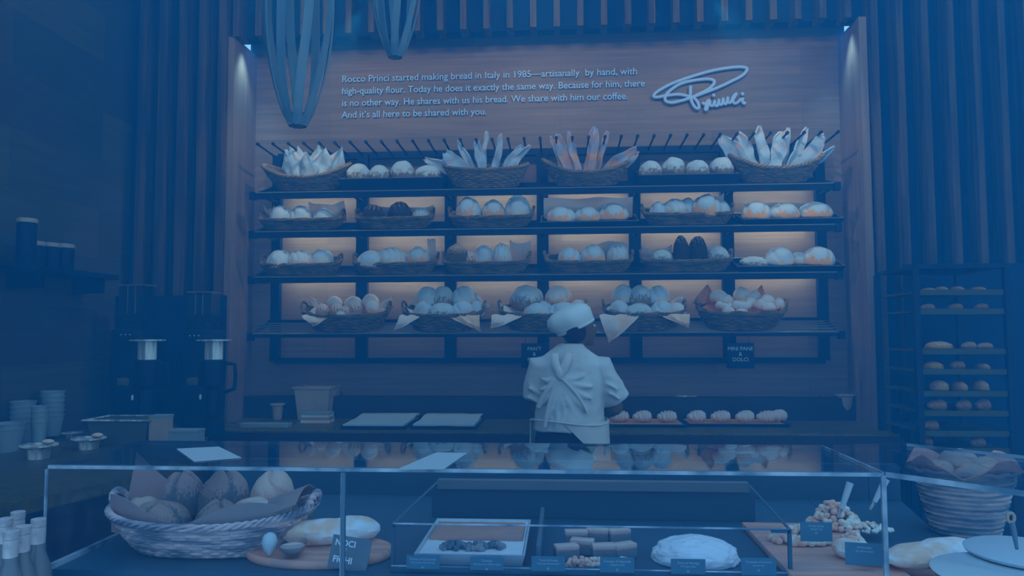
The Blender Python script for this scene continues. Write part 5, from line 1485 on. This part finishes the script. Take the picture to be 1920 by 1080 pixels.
# brownie slices
bl = [(1062, 1038, 1.82, 0.3), (1092, 1030, 1.87, -0.2), (1132, 1036, 1.83, 0.15), (1170, 1033, 1.84, 0.5), (1080, 1018, 1.95, 0.1), (1120, 1015, 1.97, -0.1), (1160, 1015, 1.97, 0.4)]
cm = MB().box(-0.5, 0.5, -0.5, 0.5, 0, 0.45, bev=0.04).mesh('cake_slice', M['berry'])
cm2 = MB().box(-0.5, 0.5, -0.5, 0.5, 0.45, 0.7, bev=0.04).mesh('cake_top', M['tan_loaf'])
for i, (px, py, Y, rt) in enumerate(bl):
    p = at(px, py, Y)
    r_ = empty('cake_slice', f'rectangular layered cake slice behind the price cards, {["front row leftmost", "second row leftmost", "front row centre", "front row rightmost", "back row left", "back row centre", "back row right"][i]}', 'cake', (p.x, Y, DZ + 0.002), (0, 0, rt), 'layered cake slices')
    r_.scale = (0.058, 0.03, 0.05)
    link('sponge', cm, r_); link('glaze_top', cm2, r_)
mb = MB()
for k in range(90):
    mb.ellipsoid((random.uniform(-0.07, 0.07), random.uniform(-0.012, 0.012), random.uniform(0.006, 0.02)), (0.007, 0.007, 0.006), 7, 5)
o = mb.build('nut_crumble', M['nut']); o.location = (at(1118, 1050, 1.76).x, 1.76, DZ + 0.0); tag(o, 'crumbled nut topping in front of the cake slices', 'crumble', kind='stuff')
# white meringue cake
vs = []; fs = []; n, m_ = 90, 40
for j in range(m_ + 1):
    t = j / m_ * PI / 2
    for i in range(n):
        a = 2 * PI * i / n; d = Vector((math.cos(a) * math.cos(t), math.sin(a) * math.cos(t), math.sin(t)))
        k = 1 + 0.06 * nz(d * 4) + 0.035 * nz(d * 11)
        vs.append((d.x * 0.105 * k, d.y * 0.09 * k, max(0, d.z) ** 0.85 * 0.052 * k))
for j in range(m_):
    for i in range(n):
        k = (i + 1) % n
        fs.append((j * n + i, j * n + k, (j + 1) * n + k, (j + 1) * n + i))
fs.append(tuple(range(n))[::-1])
o = MB().add(vs, fs).build('meringue_cake', M['cream']); o.location = (at(1303, 1050, 1.84).x, 1.84, DZ + 0.002); tag(o, 'domed white meringue cake right of the slices', 'cake')
# price cards along the front sill
def price(px, pyt, w_px, lines, lab, Y=1.695, z0=DZ + 0.012, h=None, rz=0.0, m='tag'):
    pt = at(px, pyt, Y)
    wd = w_px / 1370 * Y
    h = h or (pt.z - z0)
    root = empty('price_card', lab, 'price card', (pt.x, Y, pt.z - h), (0, 0, rz), 'slate price cards')
    MB().box(-wd / 2, wd / 2, -0.001, 0.001, 0, h, bev=0.0006).build('card', M[m], root, False)
    MB().box(-wd * 0.22, wd * 0.22, 0.001, 0.010, -0.001, 0.006).build('holder', M['steel_near'], root, False)
    for i, (t, sz, dz) in enumerate(lines):
        link('printed_text', text_mesh(t, sz, 0.0001, M['tag_text'], None, 'CENTER'), root, (0, -0.0013, h - dz), UP)
    return root
for (px, py, t, sub, pos) in ((793, 1041, 'Tortino al Cioccolato', 'Chocolate cake, berries', 'leftmost in front of the cream cake'), (913, 1044, 'Tiramisu', 'Mascarpone, coffee, cocoa', 'in front of the cream cake pan, second from left'), (1028, 1043, 'Torta di Frutta', 'Fruit and almond tart', 'third from left, before the slices'),
                         (1157, 1045, 'Crostata di Nocciole', 'Hazelnut slice', 'fourth from left, before the slices'), (1290, 1048, 'Torta di Meringa', 'Meringue cake', 'directly before the white meringue cake'), (1422, 1046, 'Crostata al Limone', 'Lemon tart', 'right of the meringue cake')):
    price(px, py, 62, [(t, 0.0072, 0.011), (sub, 0.0058, 0.018), ('$5', 0.006, 0.029)], f'small slate price card, {pos}')
# right part: nuts and granola on a board, plate of bread, tongs
ob = MB().box(-0.13, 0.13, -0.26, 0.2, 0, 0.018, bev=0.004).build('serving_board', M['board']); ob.location = (at(1545, 1010, 1.85).x, 1.93, DZ + 0.001); tag(ob, 'rectangular wooden board under the nut clusters at the right of the case', 'board')
def heap(px, Y, rx, ry, h, n, lab, seed, sz=0.0085, z0=DZ + 0.02, m='nut'):
    rnd = random.Random(seed); mb = MB()
    for k in range(n):
        a = rnd.random() * 2 * PI; q = rnd.random() ** 0.5
        s_ = sz * rnd.uniform(0.7, 1.25)
        mb.ellipsoid((rx * q * math.cos(a), ry * q * math.sin(a), s_ * 0.7 + h * (1 - q ** 1.6) * rnd.uniform(0.5, 1)), (s_, s_ * rnd.uniform(0.7, 1), s_ * 0.85), 8, 6)
    o = mb.build('nut_heap', M[m]); o.location = (at(px, 1000, Y).x, Y, z0)
    return tag(o, lab, 'nuts', kind='stuff')
heap(1565, 2.08, 0.07, 0.05, 0.07, 200, 'tall heap of glazed nuts behind the price card', 3)
heap(1500, 1.94, 0.075, 0.05, 0.03, 240, 'low spread of puffed nut clusters left of the tall heap', 4)
heap(1618, 2.05, 0.075, 0.04, 0.02, 120, 'thin spread of granola right of the white tongs', 5, 0.006)
heap(1598, 1.9, 0.03, 0.03, 0.03, 40, 'small heap of nuts at the plate edge', 6)
price(1530, 979, 56, [('Frutta Secca', 0.0072, 0.011), ('Glazed nuts', 0.0058, 0.018), ('$3', 0.006, 0.027)], 'small slate price card standing among the nut clusters', 1.82, h=0.045)
price(1620, 1018, 64, [('Schiacciata', 0.0072, 0.012), ('Flat filled bread', 0.0058, 0.02)], 'turned slate price card before the long flat loaf', 1.72, h=0.05, rz=-0.15)
for (px0, py0, px1, py1, Y, lab) in ((1578, 948, 1594, 905, 1.96, 'white tong handle standing in the tall nut heap'), (1640, 935, 1662, 898, 1.98, 'white tong handle standing in the granola')):
    a = at(px0, py0 + 6, Y); b = at(px1, py1, Y)
    r_ = empty('serving_tongs', lab, 'tongs', a)
    MB().tube([Vector((0, 0, 0)), (b - a) * 0.5, b - a], [0.006, 0.008, 0.009], 10).build('handle', M['white_near'], r_)
    MB().tube([Vector((0, 0, 0)), (a - b) * 0.35 + Vector((0, 0.004, 0))], [0.004, 0.003], 8).build('jaw', M['chrome'], r_)
# long flat loaf on oval plate spanning the corner
def long_loaf(px0, py0, px1, py1, Y0, Y1, wd, h, lab, m, z0=DZ + 0.02):
    a = at(px0, py0, Y0); b = at(px1, py1, Y1); L_ = (Vector((b.x, b.y, 0)) - Vector((a.x, a.y, 0))).length
    o = foc(MB(), L_, wd, h).build('flat_loaf', m)
    o.location = ((a.x + b.x) / 2, (a.y + b.y) / 2, z0); o.rotation_euler = (0, 0, math.atan2(b.y - a.y, b.x - a.x))
    return tag(o, lab, 'bread')
long_loaf(1562, 1015, 1655, 1035, 1.84, 1.74, 0.03, 0.045, 'short pale filled loaf just left of the case corner', M['focaccia'])
long_loaf(1668, 1030, 1822, 985, 1.72, 1.86, 0.05, 0.045, 'long pale filled loaf on a board in the corner case', M['focaccia'])
oo = MB().lathe([(0.14, 0.0), (0.145, 0.006), (0.145, 0.012), (0.14, 0.018)], 40, None, 1.15, 0.6).build('serving_board', M['board']); oo.location = (at(1752, 1010, 1.8).x, 1.82, DZ + 0.001); tag(oo, 'oval wooden board under the long loaf in the corner case', 'board')
# tall basket with paper and buns
px_b = at(1808, 940, 2.12)
tb = empty('tall_basket', 'tall round wicker basket of paper-wrapped rolls in the corner case', 'basket', (px_b.x, 2.12, DZ + 0.002))
mb = MB(); n = 72; rings = []
for j in range(41):
    t = j / 40; r = 0.085 + 0.045 * t
    rings.append([((r + 0.002 * math.sin(PI * j / 1.5) + 0.0018 * math.cos(PI * i / 2 + PI * (j // 3))) * math.cos(2 * PI * i / n), (r + 0.002 * math.sin(PI * j / 1.5)) * math.sin(2 * PI * i / n) * 0.85, 0.17 * t) for i in range(n)])
mb.add(*loft(rings, None, True, False)); mb.build('woven_body', M['wicker_tall'], tb)
MB().tube([(0.131 * math.cos(2 * PI * i / 60), 0.112 * math.sin(2 * PI * i / 60), 0.172 + 0.003 * math.sin(i * 1.7)) for i in range(60)], 0.006, 8, closed=True).build('braided_rim', M['wicker_tall'], tb)
def kp(u, v):
    th = 2 * PI * u; r = 0.06 + 0.085 * v
    return Vector((r * math.cos(th), 0.85 * r * math.sin(th), 0.13 + 0.06 * v + 0.022 * math.sin(th * 4) * v + 0.015 * nz((math.cos(th) * 3, math.sin(th) * 3, v))))
pp = MB().sheet(kp, 44, 6, 0.002).build('basket_paper', M['kraft_light']); pp.location = tb.location; tag(pp, 'crumpled kraft paper around the rolls in the tall basket', 'paper')
Ft = Matrix.Translation(tb.location)
for i, (dx, dy, dz, r) in enumerate(((-0.06, 0.0, 0.14, 0.045), (0.0, 0.02, 0.165, 0.05), (0.055, 0.0, 0.15, 0.045), (0.0, -0.05, 0.14, 0.045), (0.03, 0.05, 0.15, 0.045), (0.09, -0.02, 0.13, 0.035))):
    bread('tan', Ft, dx, dy, dz, r, r, r * 1.2, f'tan roll heaped in the tall basket, {["leftmost", "topmost centre", "right of centre", "nearest front", "at the back", "rightmost"][i]}', rot=i, group='rolls in the tall basket')
# white round plates and tongs at bottom right
for i, (px, py, Y, r, lab) in enumerate(((1912, 1040, 1.62, 0.12, 'round white plate behind, at the lower right corner'), (1890, 1085, 1.50, 0.15, 'large round white plate in front, at the lower right corner'))):
    p = at(px, py, Y)
    z_ = at(px, py, Y).z
    pl = empty('white_plate', lab, 'plate', (p.x + 0.02, p.y, z_))
    MB().lathe([(r * 0.55, -0.012), (r * 0.6, -0.012), (r * 0.97, 0.0), (r, 0.006), (r * 0.97, 0.008), (0.001, 0.007)], 56).build('plate_disc', M['white_near'], pl)
    st = MB().lathe([(0.05, -(z_ - DZ)), (0.045, -(z_ - DZ) + 0.01), (0.02, -(z_ - DZ) * 0.7), (0.02, -0.011)], 24).build('pedestal', M['white_near'], pl)
p = at(1903, 1030, 1.50)
tg = empty('cake_server', 'upright steel serving handle with eyelet above the white plates', 'serving tool', p)
MB().tube([Vector((0.004, 0, -0.0)), Vector((0, 0, 0.03)), Vector((-0.004, 0, 0.052))], [0.003, 0.005, 0.005], 10).build('shaft', M['steel_near'], tg)
MB().tube([Vector((-0.005 + 0.0065 * math.cos(2 * PI * i / 20), 0, 0.060 + 0.009 * math.sin(2 * PI * i / 20))) for i in range(20)], 0.0032, 8, closed=True).build('eyelet', M['plastic_box'], tg)

# bottles at the lower left
def bottle_parts(root):
    MB().lathe([(0.028, 0), (0.031, 0.006), (0.031, 0.12), (0.026, 0.15), (0.014, 0.185), (0.0125, 0.235), (0.012, 0.24)], 28).build('glass_body', M['drink'], root)
    MB().lathe([(0.0145, 0.198), (0.0145, 0.232), (0.0125, 0.236)], 24).build('neck_foil', M['foil'], root)
    MB().lathe([(0.0150, 0.236), (0.0155, 0.240), (0.0150, 0.252), (0.010, 0.2535)], 24).build('cap', M['foil'], root)
b0_ = empty('drink_bottle', 'x', 'bottle'); bottle_parts(b0_); reg(b0_)
for i, (px, py, Y, lab) in enumerate(((73, 957, 1.60, 'dark bottle with white foil neck, rightmost by the glass edge'), (34, 962, 1.66, 'dark bottle with white foil neck, rear one left of the rightmost'), (44, 981, 1.54, 'dark bottle with pale foil neck, second from right in front row'), (10, 977, 1.60, 'dark bottle with white foil neck, rear one at the picture edge'), (21, 994, 1.50, 'dark bottle with white foil neck, frontmost and lowest in the picture'))):
    o = b0_ if i == 0 else copy_tree(b0_)
    p = at(px, py, Y)
    o.location = (p.x, p.y, p.z - 0.2535); tag(o, lab, 'bottle', 'foil-topped bottles at the lower left')
zbt = min(at(px, py, Y).z - 0.2535 for px, py, Y in ((73, 957, 1.60), (21, 994, 1.50), (44, 981, 1.54)))
bs = empty('bottle_shelf', 'dark stand holding the foil-topped bottles left of the case', 'stand', (gx0 - 0.2, 1.58, 0))
MB().box(-0.2, 0.17, -0.15, 0.2, 0, zbt - 0.002).build('stand_body', M['case_black'], bs, False)
for ob_ in [o for o in C.objects if o.name.startswith('drink_bottle')]:
    ob_.location.z = zbt if ob_.location.z - zbt < 0.02 else ob_.location.z

# ------------------------------------------------------------------ haze volume added to imitate an overall blue tint
hm = bpy.data.materials.new('blue_tint_haze')
hm.use_nodes = True
nt = hm.node_tree; nt.nodes.clear()
ho = nt.nodes.new('ShaderNodeOutputMaterial'); hv = nt.nodes.new('ShaderNodeVolumeScatter')
hv.inputs['Color'].default_value = (HAZE[0] / HAZE[2], HAZE[1] / HAZE[2], 1, 1)
hv.inputs['Density'].default_value = HAZE[2]
nt.links.new(hv.outputs[0], ho.inputs['Volume'])
hz_ = MB().box(-4.5, 4.9, -0.9, 5.75, -0.15, 4.75).build('haze', hm, None, False)
tag(hz_, 'even blue haze added to imitate an overall blue tint', 'haze', kind='stuff')
